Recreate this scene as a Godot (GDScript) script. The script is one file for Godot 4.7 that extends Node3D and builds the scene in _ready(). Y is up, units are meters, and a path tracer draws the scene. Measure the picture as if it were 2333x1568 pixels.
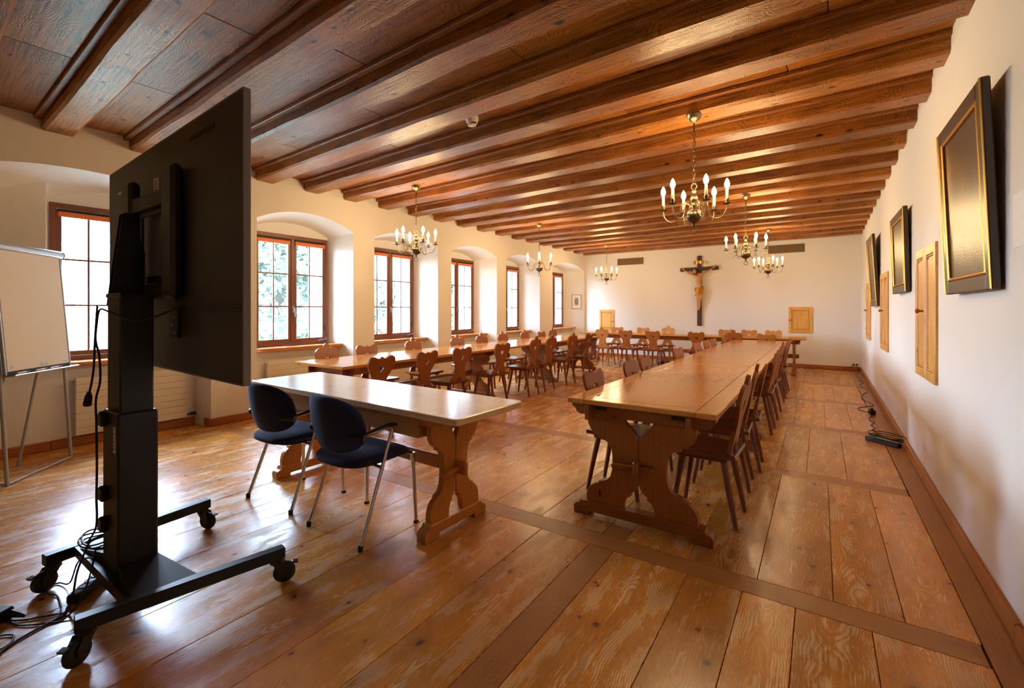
extends Node3D
# A timber-ceilinged meeting hall. x runs across the room, -z runs down its length, y is up, metres.

const EYE := Vector3(0, 1.34, 0)
const SKY_ENERGY := 86.0
const BULB_ENERGY := 0.215
const BULB_COLOR := Color(1.0, 0.86, 0.63)

var M := {}
var names := {}
var rng := RandomNumberGenerator.new()

# ------------------------------------------------------------------ geometry collector
class Geo:
	var v := PackedVector3Array()
	var n := PackedVector3Array()
	var ix := PackedInt32Array()

	func tri_n(a: Vector3, b: Vector3, c: Vector3, na: Vector3, nb: Vector3, nc: Vector3) -> void:
		# a, b, c may come in either turn: they are put clockwise as seen from the side the normals point to
		var k := v.size()
		v.append_array(PackedVector3Array([a, b, c]))
		n.append_array(PackedVector3Array([na, nb, nc]))
		if (b - a).cross(c - a).dot(na + nb + nc) > 0.0:
			ix.append_array(PackedInt32Array([k, k + 2, k + 1]))
		else:
			ix.append_array(PackedInt32Array([k, k + 1, k + 2]))

	func quad_n(a: Vector3, b: Vector3, c: Vector3, d: Vector3, na: Vector3, nb: Vector3, nc: Vector3, nd: Vector3) -> void:
		var k := v.size()
		v.append_array(PackedVector3Array([a, b, c, d]))
		n.append_array(PackedVector3Array([na, nb, nc, nd]))
		var f := (c - a).cross(d - b)
		if f.dot(na + nb + nc + nd) > 0.0:
			ix.append_array(PackedInt32Array([k, k + 2, k + 1, k, k + 3, k + 2]))
		else:
			ix.append_array(PackedInt32Array([k, k + 1, k + 2, k, k + 2, k + 3]))

	func quad(a: Vector3, b: Vector3, c: Vector3, d: Vector3, out: Vector3) -> void:
		var f := (c - a).cross(d - b)
		if f.length_squared() < 1e-18:
			return
		f = f.normalized()
		if f.dot(out) < 0.0:
			f = -f
		quad_n(a, b, c, d, f, f, f, f)

	func tri(a: Vector3, b: Vector3, c: Vector3, out: Vector3) -> void:
		var f := (b - a).cross(c - a).normalized()
		if f.dot(out) < 0.0:
			f = -f
		tri_n(a, b, c, f, f, f)

	func box(c: Vector3, s: Vector3, bev := 0.0, xf := Transform3D()) -> Geo:
		var h := s * 0.5
		var e := [h.x, h.y, h.z]
		var g := minf(bev, minf(h.x, minf(h.y, h.z)) * 0.9)
		for a in 3:
			var u := (a + 1) % 3
			var w := (a + 2) % 3
			for sg in [-1.0, 1.0]:
				var p := []
				for q in [[-1, -1], [1, -1], [1, 1], [-1, 1]]:
					var t := [0.0, 0.0, 0.0]
					t[a] = sg * e[a]
					t[u] = q[0] * (e[u] - g)
					t[w] = q[1] * (e[w] - g)
					p.append(xf * (c + Vector3(t[0], t[1], t[2])))
				var o := [0.0, 0.0, 0.0]
				o[a] = sg
				quad(p[0], p[1], p[2], p[3], xf.basis * Vector3(o[0], o[1], o[2]))
				if g > 0.0:
					for sb in [-1.0, 1.0]:
						var r := []
						for q in [[0, -1], [0, 1], [1, 1], [1, -1]]:
							var t2 := [0.0, 0.0, 0.0]
							t2[a] = sg * (e[a] if q[0] == 0 else e[a] - g)
							t2[u] = sb * (e[u] - g if q[0] == 0 else e[u])
							t2[w] = q[1] * (e[w] - g)
							r.append(xf * (c + Vector3(t2[0], t2[1], t2[2])))
						var o2 := [0.0, 0.0, 0.0]
						o2[a] = sg
						o2[u] = sb
						quad(r[0], r[1], r[2], r[3], xf.basis * Vector3(o2[0], o2[1], o2[2]))
		if g > 0.0:
			for sx in [-1.0, 1.0]:
				for sy in [-1.0, 1.0]:
					for sz in [-1.0, 1.0]:
						var q0 := Vector3(sx * h.x, sy * (h.y - g), sz * (h.z - g))
						var q1 := Vector3(sx * (h.x - g), sy * h.y, sz * (h.z - g))
						var q2 := Vector3(sx * (h.x - g), sy * (h.y - g), sz * h.z)
						tri(xf * (c + q0), xf * (c + q1), xf * (c + q2), xf.basis * Vector3(sx, sy, sz))
		return self

	# outline in x, y pushed from z0 to z1; edges lying on x = 0 get no side when seam is set
	func prism(poly: PackedVector2Array, z0: float, z1: float, xf := Transform3D(), seam := false, bev := 0.0) -> Geo:
		var m := poly.size()
		var area := 0.0
		for i in m:
			area += poly[i].cross(poly[(i + 1) % m])
		var p := poly.duplicate()
		if area < 0.0:
			p.reverse()
		var nn := []
		for i in m:
			var d: Vector2 = (p[(i + 1) % m] - p[i]).normalized()
			nn.append(Vector2(d.y, -d.x))
		var inner := p.duplicate()
		if bev > 0.0:
			for i in m:
				var a: Vector2 = nn[(i + m - 1) % m]
				var b: Vector2 = nn[i]
				var q := (a + b)
				inner[i] = p[i] - q / maxf(q.length_squared() * 0.5, 0.35) * bev
		var t := Geometry2D.triangulate_polygon(inner)
		for k in range(0, t.size(), 3):
			for side in [[z0, -1.0], [z1, 1.0]]:
				var zz: float = side[0]
				var a := xf * Vector3(inner[t[k]].x, inner[t[k]].y, zz)
				var b := xf * Vector3(inner[t[k + 1]].x, inner[t[k + 1]].y, zz)
				var c := xf * Vector3(inner[t[k + 2]].x, inner[t[k + 2]].y, zz)
				tri(a, b, c, xf.basis * Vector3(0, 0, side[1] * signf(z1 - z0)))
		var dz := signf(z1 - z0) * bev
		for i in m:
			var j := (i + 1) % m
			if seam and absf(p[i].x) < 1e-5 and absf(p[j].x) < 1e-5:
				continue
			var e: Vector2 = nn[i]
			var pa: Vector2 = nn[(i + m - 1) % m]
			var pb: Vector2 = nn[j]
			var na := (e + pa).normalized() if e.dot(pa) > 0.72 else e
			var nb := (e + pb).normalized() if e.dot(pb) > 0.72 else e
			var wa := xf.basis * Vector3(na.x, na.y, 0)
			var wb := xf.basis * Vector3(nb.x, nb.y, 0)
			quad_n(xf * Vector3(p[i].x, p[i].y, z0 + dz), xf * Vector3(p[j].x, p[j].y, z0 + dz), xf * Vector3(p[j].x, p[j].y, z1 - dz), xf * Vector3(p[i].x, p[i].y, z1 - dz), wa, wb, wb, wa)
			if bev > 0.0:
				for side in [[z0, z0 + dz, -1.0], [z1, z1 - dz, 1.0]]:
					var o := xf.basis * Vector3(e.x, e.y, side[2] * signf(z1 - z0))
					quad(xf * Vector3(inner[i].x, inner[i].y, side[0]), xf * Vector3(inner[j].x, inner[j].y, side[0]), xf * Vector3(p[j].x, p[j].y, side[1]), xf * Vector3(p[i].x, p[i].y, side[1]), o)
		return self

	func lathe(prof: Array, segs := 16, xf := Transform3D()) -> Geo:
		var m := prof.size()
		var nn := []
		for i in m - 1:
			var d: Vector2 = (prof[i + 1] - prof[i])
			nn.append(Vector2(d.y, -d.x).normalized())
		for i in m - 1:
			var n0: Vector2 = nn[i]
			var n1: Vector2 = nn[i]
			if i > 0 and n0.dot(nn[i - 1]) > 0.5:
				n0 = (n0 + nn[i - 1]).normalized()
			if i < m - 2 and n1.dot(nn[i + 1]) > 0.5:
				n1 = (n1 + nn[i + 1]).normalized()
			for k in segs:
				var a0 := TAU * k / segs
				var a1 := TAU * (k + 1) / segs
				var c0 := Vector3(cos(a0), 0, sin(a0))
				var c1 := Vector3(cos(a1), 0, sin(a1))
				var up := Vector3.UP
				var A: Vector3 = xf * (c0 * prof[i].x + up * prof[i].y)
				var B: Vector3 = xf * (c1 * prof[i].x + up * prof[i].y)
				var Cc: Vector3 = xf * (c1 * prof[i + 1].x + up * prof[i + 1].y)
				var D: Vector3 = xf * (c0 * prof[i + 1].x + up * prof[i + 1].y)
				var bs := xf.basis
				if prof[i].x < 1e-6:
					tri_n(A, Cc, D, bs * (c0 * n0.x + up * n0.y), bs * (c1 * n1.x + up * n1.y), bs * (c0 * n1.x + up * n1.y))
				elif prof[i + 1].x < 1e-6:
					tri_n(A, B, D, bs * (c0 * n0.x + up * n0.y), bs * (c1 * n0.x + up * n0.y), bs * (c0 * n1.x + up * n1.y))
				else:
					quad_n(A, B, Cc, D, bs * (c0 * n0.x + up * n0.y), bs * (c1 * n0.x + up * n0.y), bs * (c1 * n1.x + up * n1.y), bs * (c0 * n1.x + up * n1.y))
		return self

	func tube(pts: Array, r, segs := 8, closed := false, flat := 1.0) -> Geo:
		var m := pts.size()
		var rings := []
		var axes := []
		var side := Vector3.ZERO
		for i in m:
			var d: Vector3
			if closed:
				d = pts[(i + 1) % m] - pts[(i + m - 1) % m]
			else:
				d = pts[mini(i + 1, m - 1)] - pts[maxi(i - 1, 0)]
			d = d.normalized()
			if i == 0:
				side = d.cross(Vector3.UP if absf(d.y) < 0.9 else Vector3.RIGHT).normalized()
			else:
				side = (side - d * side.dot(d)).normalized()
			var w := d.cross(side)
			var rad: float = r[i] if r is Array else r
			var ring := []
			for k in segs:
				var a := TAU * k / segs
				var o := side * cos(a) + w * sin(a)
				ring.append([pts[i] + side * cos(a) * rad + w * sin(a) * rad * flat, o])
			rings.append(ring)
			axes.append(d)
		for i in (m if closed else m - 1):
			var A = rings[i]
			var B = rings[(i + 1) % m]
			for k in segs:
				var k2 := (k + 1) % segs
				quad_n(A[k][0], A[k2][0], B[k2][0], B[k][0], A[k][1], A[k2][1], B[k2][1], B[k][1])
		if not closed:
			for k in segs:
				tri(pts[0], rings[0][k][0], rings[0][(k + 1) % segs][0], -axes[0])
				tri(pts[m - 1], rings[m - 1][k][0], rings[m - 1][(k + 1) % segs][0], axes[m - 1])
		return self

	# rounded cushion: a squared-off ellipsoid, bent by bend * x * x towards +z
	func cushion(c: Vector3, h: Vector3, p := 0.45, bend := 0.0, xf := Transform3D(), form := 0) -> Geo:
		var nu := 28
		var nv := 14
		var g := []
		for j in nv + 1:
			var row := []
			var b := -PI / 2 + PI * j / nv
			for i in nu + 1:
				var a := TAU * i / nu
				var cb := signf(cos(b)) * absf(cos(b)) ** p
				var q := Vector3(cb * signf(cos(a)) * absf(cos(a)) ** p, cb * signf(sin(a)) * absf(sin(a)) ** p, signf(sin(b)) * absf(sin(b)) ** 0.8)
				var w := q * h
				if form == 1:
					# chair seat: widens to the front (+y of the blank), whose edge rolls down
					var f := clampf(w.y / 0.23, -1.0, 1.0)
					w = Vector3(w.x * (1.0 + 0.07 * f), w.y, w.z - 0.03 * maxf(f - 0.3, 0.0) - 0.02 * maxf(-f - 0.5, 0.0))
				elif form == 2:
					# chair back: narrower at the top
					var f2 := w.y / 0.165
					w = Vector3(w.x * (1.0 - 0.13 * f2 * absf(f2)), w.y, w.z)
				w.z += bend * w.x * w.x
				row.append(xf * (c + w))
			g.append(row)
		var cen := xf * c
		var nrm := []
		for j in nv + 1:
			var row := []
			for i in nu + 1:
				var du: Vector3 = g[j][(i + 1) % nu] - g[j][(i + nu - 1) % nu]
				var dv: Vector3 = g[mini(j + 1, nv)][i] - g[maxi(j - 1, 0)][i]
				var f := du.cross(dv)
				if f.length_squared() < 1e-14:
					f = xf.basis * Vector3(0, 0, -1.0 if j == 0 else 1.0)
				f = f.normalized()
				if f.dot(g[j][i] - cen) < 0.0:
					f = -f
				row.append(f)
			nrm.append(row)
		for j in nv:
			for i in nu:
				quad_n(g[j][i], g[j][i + 1], g[j + 1][i + 1], g[j + 1][i], nrm[j][i], nrm[j][i + 1], nrm[j + 1][i + 1], nrm[j + 1][i])
		return self

	func mesh() -> ArrayMesh:
		var a := []
		a.resize(Mesh.ARRAY_MAX)
		a[Mesh.ARRAY_VERTEX] = v
		a[Mesh.ARRAY_NORMAL] = n
		a[Mesh.ARRAY_INDEX] = ix
		var m := ArrayMesh.new()
		m.add_surface_from_arrays(Mesh.PRIMITIVE_TRIANGLES, a)
		return m

# ------------------------------------------------------------------ scene helpers
func numbered(called: String) -> String:
	var k: int = names.get(called, 0)
	names[called] = k + 1
	return called if k == 0 else "%s_%03d" % [called, k]

func tag(o: Node, label: String, category: String, group := "") -> void:
	o.set_meta("label", label)
	o.set_meta("category", category)
	if group:
		o.set_meta("group", group)

func thing(called: String, label: String, category: String, at := Vector3.ZERO, turn := 0.0, group := "") -> Node3D:
	var o := Node3D.new()
	o.name = numbered(called)
	add_child(o)
	o.position = at
	o.rotation.y = turn
	tag(o, label, category, group)
	return o

func structure(called: String) -> Node3D:
	var o := Node3D.new()
	o.name = called
	add_child(o)
	o.set_meta("kind", "structure")
	return o

func part(called: String, shape, material: Material, parent: Node, xf := Transform3D()) -> MeshInstance3D:
	var o := MeshInstance3D.new()
	o.name = called
	o.mesh = shape.mesh() if shape is Geo else shape
	o.material_override = material
	o.transform = xf
	o.cast_shadow = GeometryInstance3D.SHADOW_CASTING_SETTING_ON
	parent.add_child(o, true)
	return o

func copy_of(o: Node3D, called: String, label: String, at: Vector3, turn: float) -> Node3D:
	var c: Node3D = o.duplicate()
	c.name = numbered(called)
	add_child(c)
	c.position = at
	c.rotation.y = turn
	c.set_meta("label", label)
	return c

func arc(c: Vector2, r: Vector2, a0: float, a1: float, k: int) -> Array:
	var out := []
	for i in k + 1:
		var a := deg_to_rad(lerpf(a0, a1, float(i) / k))
		out.append(c + Vector2(cos(a) * r.x, sin(a) * r.y))
	return out

func smooth_path(pts: Array, per := 6, closed := false) -> Array:
	var out := []
	var m := pts.size()
	for i in (m if closed else m - 1):
		var p0 = pts[(i + m - 1) % m] if closed else pts[maxi(i - 1, 0)]
		var p1 = pts[i]
		var p2 = pts[(i + 1) % m]
		var p3 = pts[(i + 2) % m] if closed else pts[mini(i + 2, m - 1)]
		for k in per:
			out.append(p1.cubic_interpolate(p2, p0, p3, float(k) / per))
	if not closed:
		out.append(pts[m - 1])
	return out

# ------------------------------------------------------------------ textures
func field(w: int, h: int, freq: float, sd: int, big_w: int, big_h: int, oct := 3) -> PackedByteArray:
	var f := FastNoiseLite.new()
	f.noise_type = FastNoiseLite.TYPE_SIMPLEX_SMOOTH
	f.seed = sd
	f.frequency = freq
	f.fractal_octaves = oct
	var im := f.get_seamless_image(w, h)
	im.convert(Image.FORMAT_L8)
	if w != big_w or h != big_h:
		im.resize(big_w, big_h, Image.INTERPOLATE_CUBIC)
	return im.get_data()

func picture(w: int, h: int, data: PackedByteArray, fmt := Image.FORMAT_RGB8) -> ImageTexture:
	return ImageTexture.create_from_image(Image.create_from_data(w, h, false, fmt, data))

# plain wood grain, streaks along u, one metre to the tile: a tint to lay over a colour
func grain_image(sd: int, rings: float, contrast: float, knots: int, cracks: int) -> Image:
	var S := 768
	var streak := field(16, 384, 0.16, sd, S, S, 4)
	var warp := field(48, 48, 0.045, sd + 1, S, S, 3)
	var fine := field(96, 768, 0.35, sd + 2, S, S, 2)
	var blot := field(96, 96, 0.03, sd + 3, S, S, 3)
	var r := RandomNumberGenerator.new()
	r.seed = sd
	var push := PackedFloat32Array()
	push.resize(S * S)
	var dark := PackedFloat32Array()
	dark.resize(S * S)
	for k in knots:
		var kx := r.randi_range(0, S - 1)
		var ky := r.randi_range(0, S - 1)
		var rad := r.randf_range(5.0, 12.0)
		var wide := r.randf_range(1.2, 2.4)
		var reach := int(rad * 5)
		for dy in range(-reach, reach + 1):
			for dx in range(-reach * 2, reach * 2 + 1):
				var d := sqrt(pow(dx / wide, 2) + dy * dy) / rad
				if d > 5.0:
					continue
				var i := ((ky + dy + S) % S) * S + (kx + dx + S) % S
				push[i] += signf(dy) * exp(-d * 0.8) * 0.9
				dark[i] = maxf(dark[i], clampf(1.25 - d, 0.0, 1.0) * 0.85 + exp(-d * 1.1) * 0.25)
	for k in cracks:
		var x := r.randf_range(0, S)
		var y := r.randf_range(0, S)
		var long := r.randi_range(25, 130)
		for s in long:
			y += r.randf_range(-0.55, 0.55)
			var i := (int(y) % S + S) % S * S + int(x + s) % S
			var t := sin(PI * s / long)
			dark[i] = maxf(dark[i], t * 0.9)
			var i2 := ((int(y) + 1) % S + S) % S * S + int(x + s) % S
			dark[i2] = maxf(dark[i2], t * 0.45)
	var out := PackedByteArray()
	out.resize(S * S * 3)
	for y in S:
		for x in S:
			var i := y * S + x
			var t := float(y) / S * rings + (warp[i] / 255.0 - 0.5) * rings * 0.5 + push[i] * 2.0
			var ring := t - floorf(t)
			ring = ring * ring * (1.0 - smoothstep(0.9, 1.0, ring))
			var k := 1.0 - contrast * (0.55 * ring + 0.75 * (0.55 - streak[i] / 255.0) + 0.35 * (0.5 - fine[i] / 255.0) + 0.3 * (0.5 - blot[i] / 255.0))
			k = clampf(k * (1.0 - 0.8 * dark[i]), 0.05, 1.0)
			out[i * 3] = int(255.0 * pow(k, 0.92))
			out[i * 3 + 1] = int(255.0 * k)
			out[i * 3 + 2] = int(255.0 * pow(k, 1.2))
	return Image.create_from_data(S, S, false, Image.FORMAT_RGB8, out)

# one old pine board, 0.42 m by 2.4 m, sawn through the heart: arched growth rings in the middle, straight ones at
# the sides, knots, orange varnish walked off in patches; the board runs along v
func plank_images(sd: int, worn_at: float, deep: float) -> Array:
	var W := 320
	var H := 1024
	var warp := field(80, 128, 0.03, sd, W, H, 3)
	var streak := field(320, 24, 0.2, sd + 1, W, H, 4)
	var wear := field(120, 200, 0.028, sd + 2, W, H, 5)
	var rough := field(240, 300, 0.14, sd + 3, W, H, 4)
	var blot := field(40, 64, 0.04, sd + 4, W, H, 3)
	var r := RandomNumberGenerator.new()
	r.seed = sd
	var f := FastNoiseLite.new()
	f.seed = sd
	f.frequency = 0.5
	f.fractal_octaves = 3
	var push := PackedFloat32Array()
	push.resize(W * H)
	var knot := PackedFloat32Array()
	knot.resize(W * H)
	var mx := W / 0.42
	var my := H / 2.4
	for k in 7:
		var kx := r.randi_range(20, W - 20)
		var ky := r.randi_range(0, H - 1)
		var rad := r.randf_range(0.005, 0.013)
		var wide := r.randf_range(0.9, 1.7)
		for dy in range(int(-rad * 8 * my), int(rad * 8 * my) + 1):
			for dx in range(int(-rad * 6 * mx), int(rad * 6 * mx) + 1):
				var x := kx + dx
				if x < 0 or x >= W:
					continue
				var d := sqrt(pow(dy / my / wide, 2) + pow(dx / mx, 2)) / rad
				if d > 7.0:
					continue
				var i := ((ky + dy + H) % H) * W + x
				push[i] += signf(dx) * exp(-d * 0.6) * rad * 0.7
				knot[i] = maxf(knot[i], clampf(1.4 - d, 0.0, 1.0) * 0.8 + exp(-d * 0.7) * 0.35)
	var col := PackedByteArray()
	col.resize(W * H * 3)
	var rgh := PackedByteArray()
	rgh.resize(W * H)
	var varnish := Vector3(210, 142, 54)
	var bare := Vector3(230, 184, 118)
	var late := Vector3(150, 88, 26)
	for y in H:
		var a := TAU * y / H
		var heart := 0.21 + 0.05 * f.get_noise_2d(cos(a), sin(a))
		var depth := deep + 0.045 * f.get_noise_2d(cos(a) + 9.0, sin(a))
		for x in W:
			var i := y * W + x
			var du := x / mx - heart + push[i] + (warp[i] / 255.0 - 0.5) * 0.01
			var t := 125.0 * sqrt(du * du + depth * depth)
			var ring := t - floorf(t)
			ring = smoothstep(0.2, 0.85, ring) * (1.0 - smoothstep(0.88, 1.0, ring))
			var w := wear[i] / 255.0 + (rough[i] / 255.0 - 0.5) * 0.26 + (streak[i] / 255.0 - 0.5) * 0.34 - ring * 0.12 - knot[i] * 0.3
			var worn := smoothstep(worn_at, worn_at + 0.13, w) * 0.9
			var c := varnish.lerp(bare, worn)
			c *= 1.0 + (streak[i] / 255.0 - 0.5) * 0.2 + (blot[i] / 255.0 - 0.5) * 0.22
			c = c.lerp(late, ring * (0.32 + 0.34 * worn))
			c = c.lerp(Vector3(84, 42, 18), clampf(knot[i], 0.0, 0.9))
			col[i * 3] = clampi(int(c.x), 0, 255)
			col[i * 3 + 1] = clampi(int(c.y), 0, 255)
			col[i * 3 + 2] = clampi(int(c.z), 0, 255)
			rgh[i] = clampi(int(255.0 * (0.21 + 0.17 * worn + 0.1 * (rough[i] / 255.0))), 0, 255)
	return [picture(W, H, col), picture(W, H, rgh, Image.FORMAT_L8)]

func plank_material(kind: int, x: float, along: float, tint: Color) -> StandardMaterial3D:
	var m := timber(tint, 1.0, M.plank_images[kind][0], 1.0, Vector3.ZERO, 0.0, true)
	m.uv1_scale = Vector3(1.0 / 0.42, 1.0, 1.0 / 2.4)
	m.uv1_offset = Vector3(0.5 - x / 0.42, 0, along)
	m.roughness_texture = M.plank_images[kind][1]
	m.roughness_texture_channel = BaseMaterial3D.TEXTURE_CHANNEL_RED
	m.metallic_specular = 0.66
	return m

func surface(c: Color, rough: float, metal := 0.0) -> StandardMaterial3D:
	var m := StandardMaterial3D.new()
	m.albedo_color = c
	m.roughness = rough
	m.metallic = metal
	return m

func timber(c: Color, rough: float, tex: Texture2D, scale := 1.0, shift := Vector3.ZERO, relief := 0.0, world := false) -> StandardMaterial3D:
	var m := surface(c, rough)
	m.albedo_texture = tex
	m.uv1_triplanar = true
	m.uv1_world_triplanar = world
	m.uv1_triplanar_sharpness = 6.0
	m.uv1_scale = Vector3.ONE * scale
	m.uv1_offset = shift
	if relief > 0.0:
		m.heightmap_enabled = true
		m.heightmap_texture = tex
		m.heightmap_scale = relief
	return m

func rgb(r: float, g: float, b: float) -> Color:
	return Color(r / 255.0, g / 255.0, b / 255.0)

func make_materials() -> void:
	var along_image := grain_image(101, 46.0, 0.3, 2, 0)
	var along := ImageTexture.create_from_image(along_image)
	var upright_image: Image = along_image.duplicate()
	upright_image.rotate_90(CLOCKWISE)
	var upright := ImageTexture.create_from_image(upright_image)
	var old_image := grain_image(211, 44.0, 0.7, 10, 60)
	var old := ImageTexture.create_from_image(old_image)
	M.plank_images = []
	for k in 6:
		M.plank_images.append(plank_images(300 + 17 * k, [0.5, 0.47, 0.53, 0.62, 0.66, 0.6][k], [0.05, 0.09, 0.04, 0.045, 0.06, 0.11][k]))
	M.strip_across = timber(rgb(174, 114, 54), 0.34, along, 1.4, Vector3.ZERO, 0.0, true)
	M.strip_along = timber(rgb(168, 108, 50), 0.34, upright, 1.4, Vector3.ZERO, 0.0, true)
	M.beam = []
	M.board = []
	for k in 5:
		var tint: Color = [rgb(174, 106, 34), rgb(158, 92, 28), rgb(182, 114, 40), rgb(166, 98, 34), rgb(152, 86, 26)][k]
		M.beam.append(timber(tint, 0.37, old, 0.7, Vector3(0.23 * k, 0.37 * k, 0.19 * k), 0.25))
		M.board.append(timber(tint.darkened(0.04), 0.4, old, 0.55, Vector3(0.41 * k, 0.13 * k, 0.29 * k), 0.2))
	M.batten = timber(rgb(156, 92, 38), 0.42, old, 0.9)
	var calm := ImageTexture.create_from_image(grain_image(131, 18.0, 0.16, 0, 0))
	M.table = timber(rgb(204, 132, 54), 0.17, calm, 0.8)
	M.table_end = timber(rgb(208, 138, 60), 0.17, calm, 0.9, Vector3(0.3, 0.1, 0.6))
	M.table_leg = timber(rgb(160, 90, 38), 0.3, upright, 1.1)
	M.table_beam = timber(rgb(148, 82, 34), 0.32, along, 1.1)
	M.desk_top = timber(rgb(232, 196, 148), 0.2, calm, 0.7, Vector3(0.2, 0.5, 0.1))
	M.desk_top.metallic_specular = 0.66
	M.desk_leg = timber(rgb(196, 120, 50), 0.3, upright, 1.1)
	M.desk_drawer = timber(rgb(196, 136, 80), 0.32, along, 0.9)
	M.chair_back = []
	M.chair_seat = []
	M.chair_leg = []
	for k in 4:
		M.chair_back.append(timber([rgb(168, 92, 36), rgb(150, 78, 30), rgb(196, 126, 58), rgb(134, 68, 26)][k], 0.3, upright, 1.5, Vector3(0.31 * k, 0.17 * k, 0.4 * k)))
		M.chair_seat.append(timber([rgb(134, 68, 32), rgb(118, 58, 30), rgb(164, 94, 44), rgb(106, 52, 26)][k], 0.24, upright, 1.5, Vector3(0.2 * k, 0.4, 0.1 * k)))
		M.chair_leg.append(timber([rgb(146, 76, 32), rgb(128, 62, 26), rgb(172, 98, 44), rgb(116, 56, 24)][k], 0.34, upright, 1.8, Vector3(0.2 * k, 0.1, 0.5)))
	M.pine_door = timber(rgb(234, 174, 88), 0.38, upright, 0.9)
	M.pine_rail = timber(rgb(234, 172, 84), 0.38, along, 0.9)
	M.pine_moulding = timber(rgb(204, 134, 58), 0.4, upright, 0.9)
	M.knob_wood = timber(rgb(178, 96, 40), 0.3, along, 2.0)
	M.base_along = timber(rgb(176, 100, 42), 0.34, along, 0.8)
	M.window_upright = timber(rgb(126, 70, 38), 0.35, upright, 1.0)
	M.window_level = timber(rgb(126, 70, 38), 0.35, along, 1.0)
	M.sill = timber(rgb(206, 134, 68), 0.22, along, 0.8)
	M.blind = surface(rgb(222, 112, 48), 0.5)
	# lime plaster with trowel relief
	var bump := field(256, 256, 0.05, 31, 512, 512, 5)
	var bumps := picture(512, 512, bump, Image.FORMAT_L8)
	M.plaster = surface(rgb(239, 235, 228), 0.85)
	M.plaster.heightmap_enabled = true
	M.plaster.heightmap_texture = bumps
	M.plaster.heightmap_scale = 0.14
	M.plaster.uv1_triplanar = true
	M.plaster.uv1_world_triplanar = true
	M.plaster.uv1_scale = Vector3.ONE * 0.7
	M.stone = surface(rgb(214, 212, 208), 0.9)
	M.brass = surface(rgb(158, 136, 100), 0.28, 1.0)
	M.dark_brass = surface(rgb(112, 96, 76), 0.35, 1.0)
	M.gilt = surface(rgb(200, 146, 62), 0.36, 1.0)
	M.candle = surface(rgb(244, 226, 186), 0.5)
	M.candle.subsurf_scatter_enabled = true
	M.candle.subsurf_scatter_strength = 0.2
	M.bulb = surface(rgb(255, 240, 214), 0.3)
	M.bulb.emission_enabled = true
	M.bulb.emission = BULB_COLOR
	M.bulb.emission_energy_multiplier = 14.0
	M.chrome = surface(rgb(214, 214, 216), 0.14, 1.0)
	M.steel = surface(rgb(176, 178, 180), 0.3, 1.0)
	M.grey_paint = surface(rgb(168, 168, 170), 0.4)
	M.black_metal = surface(rgb(27, 27, 29), 0.42)
	M.black_metal.metallic_specular = 0.4
	M.black_plastic = surface(rgb(24, 24, 26), 0.38)
	M.rubber = surface(rgb(20, 20, 21), 0.6)
	M.tv_back = surface(rgb(52, 48, 47), 0.45)
	M.tv_edge = surface(rgb(120, 108, 102), 0.4)
	M.screen = surface(rgb(8, 8, 10), 0.08)
	M.cable = surface(rgb(22, 22, 24), 0.45)
	M.label = surface(rgb(224, 220, 210), 0.6)
	M.print = surface(rgb(120, 122, 128), 0.7)
	M.faint_print = surface(rgb(186, 188, 194), 0.7)
	M.red = surface(rgb(150, 30, 26), 0.4)
	var weave := picture(256, 256, field(256, 256, 0.42, 55, 256, 256, 2), Image.FORMAT_L8)
	M.fabric = surface(rgb(22, 28, 64), 0.95)
	M.fabric.rim_enabled = true
	M.fabric.rim = 0.5
	M.fabric.rim_tint = 0.5
	M.fabric.heightmap_enabled = true
	M.fabric.heightmap_texture = weave
	M.fabric.heightmap_scale = 0.08
	M.fabric.uv1_triplanar = true
	M.fabric.uv1_scale = Vector3.ONE * 7.0
	M.paper = surface(rgb(248, 247, 246), 0.8)
	M.paper.heightmap_enabled = true
	M.paper.heightmap_texture = bumps
	M.paper.heightmap_scale = 0.08
	M.paper.uv1_triplanar = true
	M.paper.uv1_scale = Vector3.ONE * 2.0
	M.radiator = surface(rgb(236, 226, 204), 0.4)
	M.white_plastic = surface(rgb(232, 226, 214), 0.4)
	M.vent = surface(rgb(150, 118, 70), 0.5)
	M.vent_dark = surface(rgb(62, 46, 28), 0.7)
	M.frame_dark = surface(rgb(58, 42, 30), 0.32)
	M.cross = timber(rgb(78, 44, 30), 0.5, upright, 2.0)
	M.carved = surface(rgb(198, 138, 82), 0.42)
	M.hair = surface(rgb(48, 28, 18), 0.6)
	M.glass = surface(Color(0.93, 0.97, 1.0, 0.06), 0.02)
	M.glass.transparency = BaseMaterial3D.TRANSPARENCY_ALPHA
	M.glass.cull_mode = BaseMaterial3D.CULL_DISABLED
	M.leaf = surface(rgb(128, 146, 136), 0.7)
	M.leaf.backlight_enabled = true
	M.leaf.backlight = Color(0.4, 0.5, 0.3)
	M.leaf.vertex_color_use_as_albedo = true
	M.bark = surface(rgb(150, 142, 130), 0.9)
	M.grass = surface(rgb(150, 156, 138), 0.95)
	M.render_wall = surface(rgb(226, 224, 218), 0.9)
	M.far_glass = surface(rgb(120, 140, 160), 0.2)
	M.far_roof = surface(rgb(160, 140, 128), 0.9)
	M.bag = surface(rgb(34, 40, 60), 0.8)
	# dark varnished canvas with a barely readable half figure
	var W := 128
	var H := 256
	var cn := field(64, 128, 0.05, 77, W, H, 4)
	var pic := PackedByteArray()
	pic.resize(W * H * 3)
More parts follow.
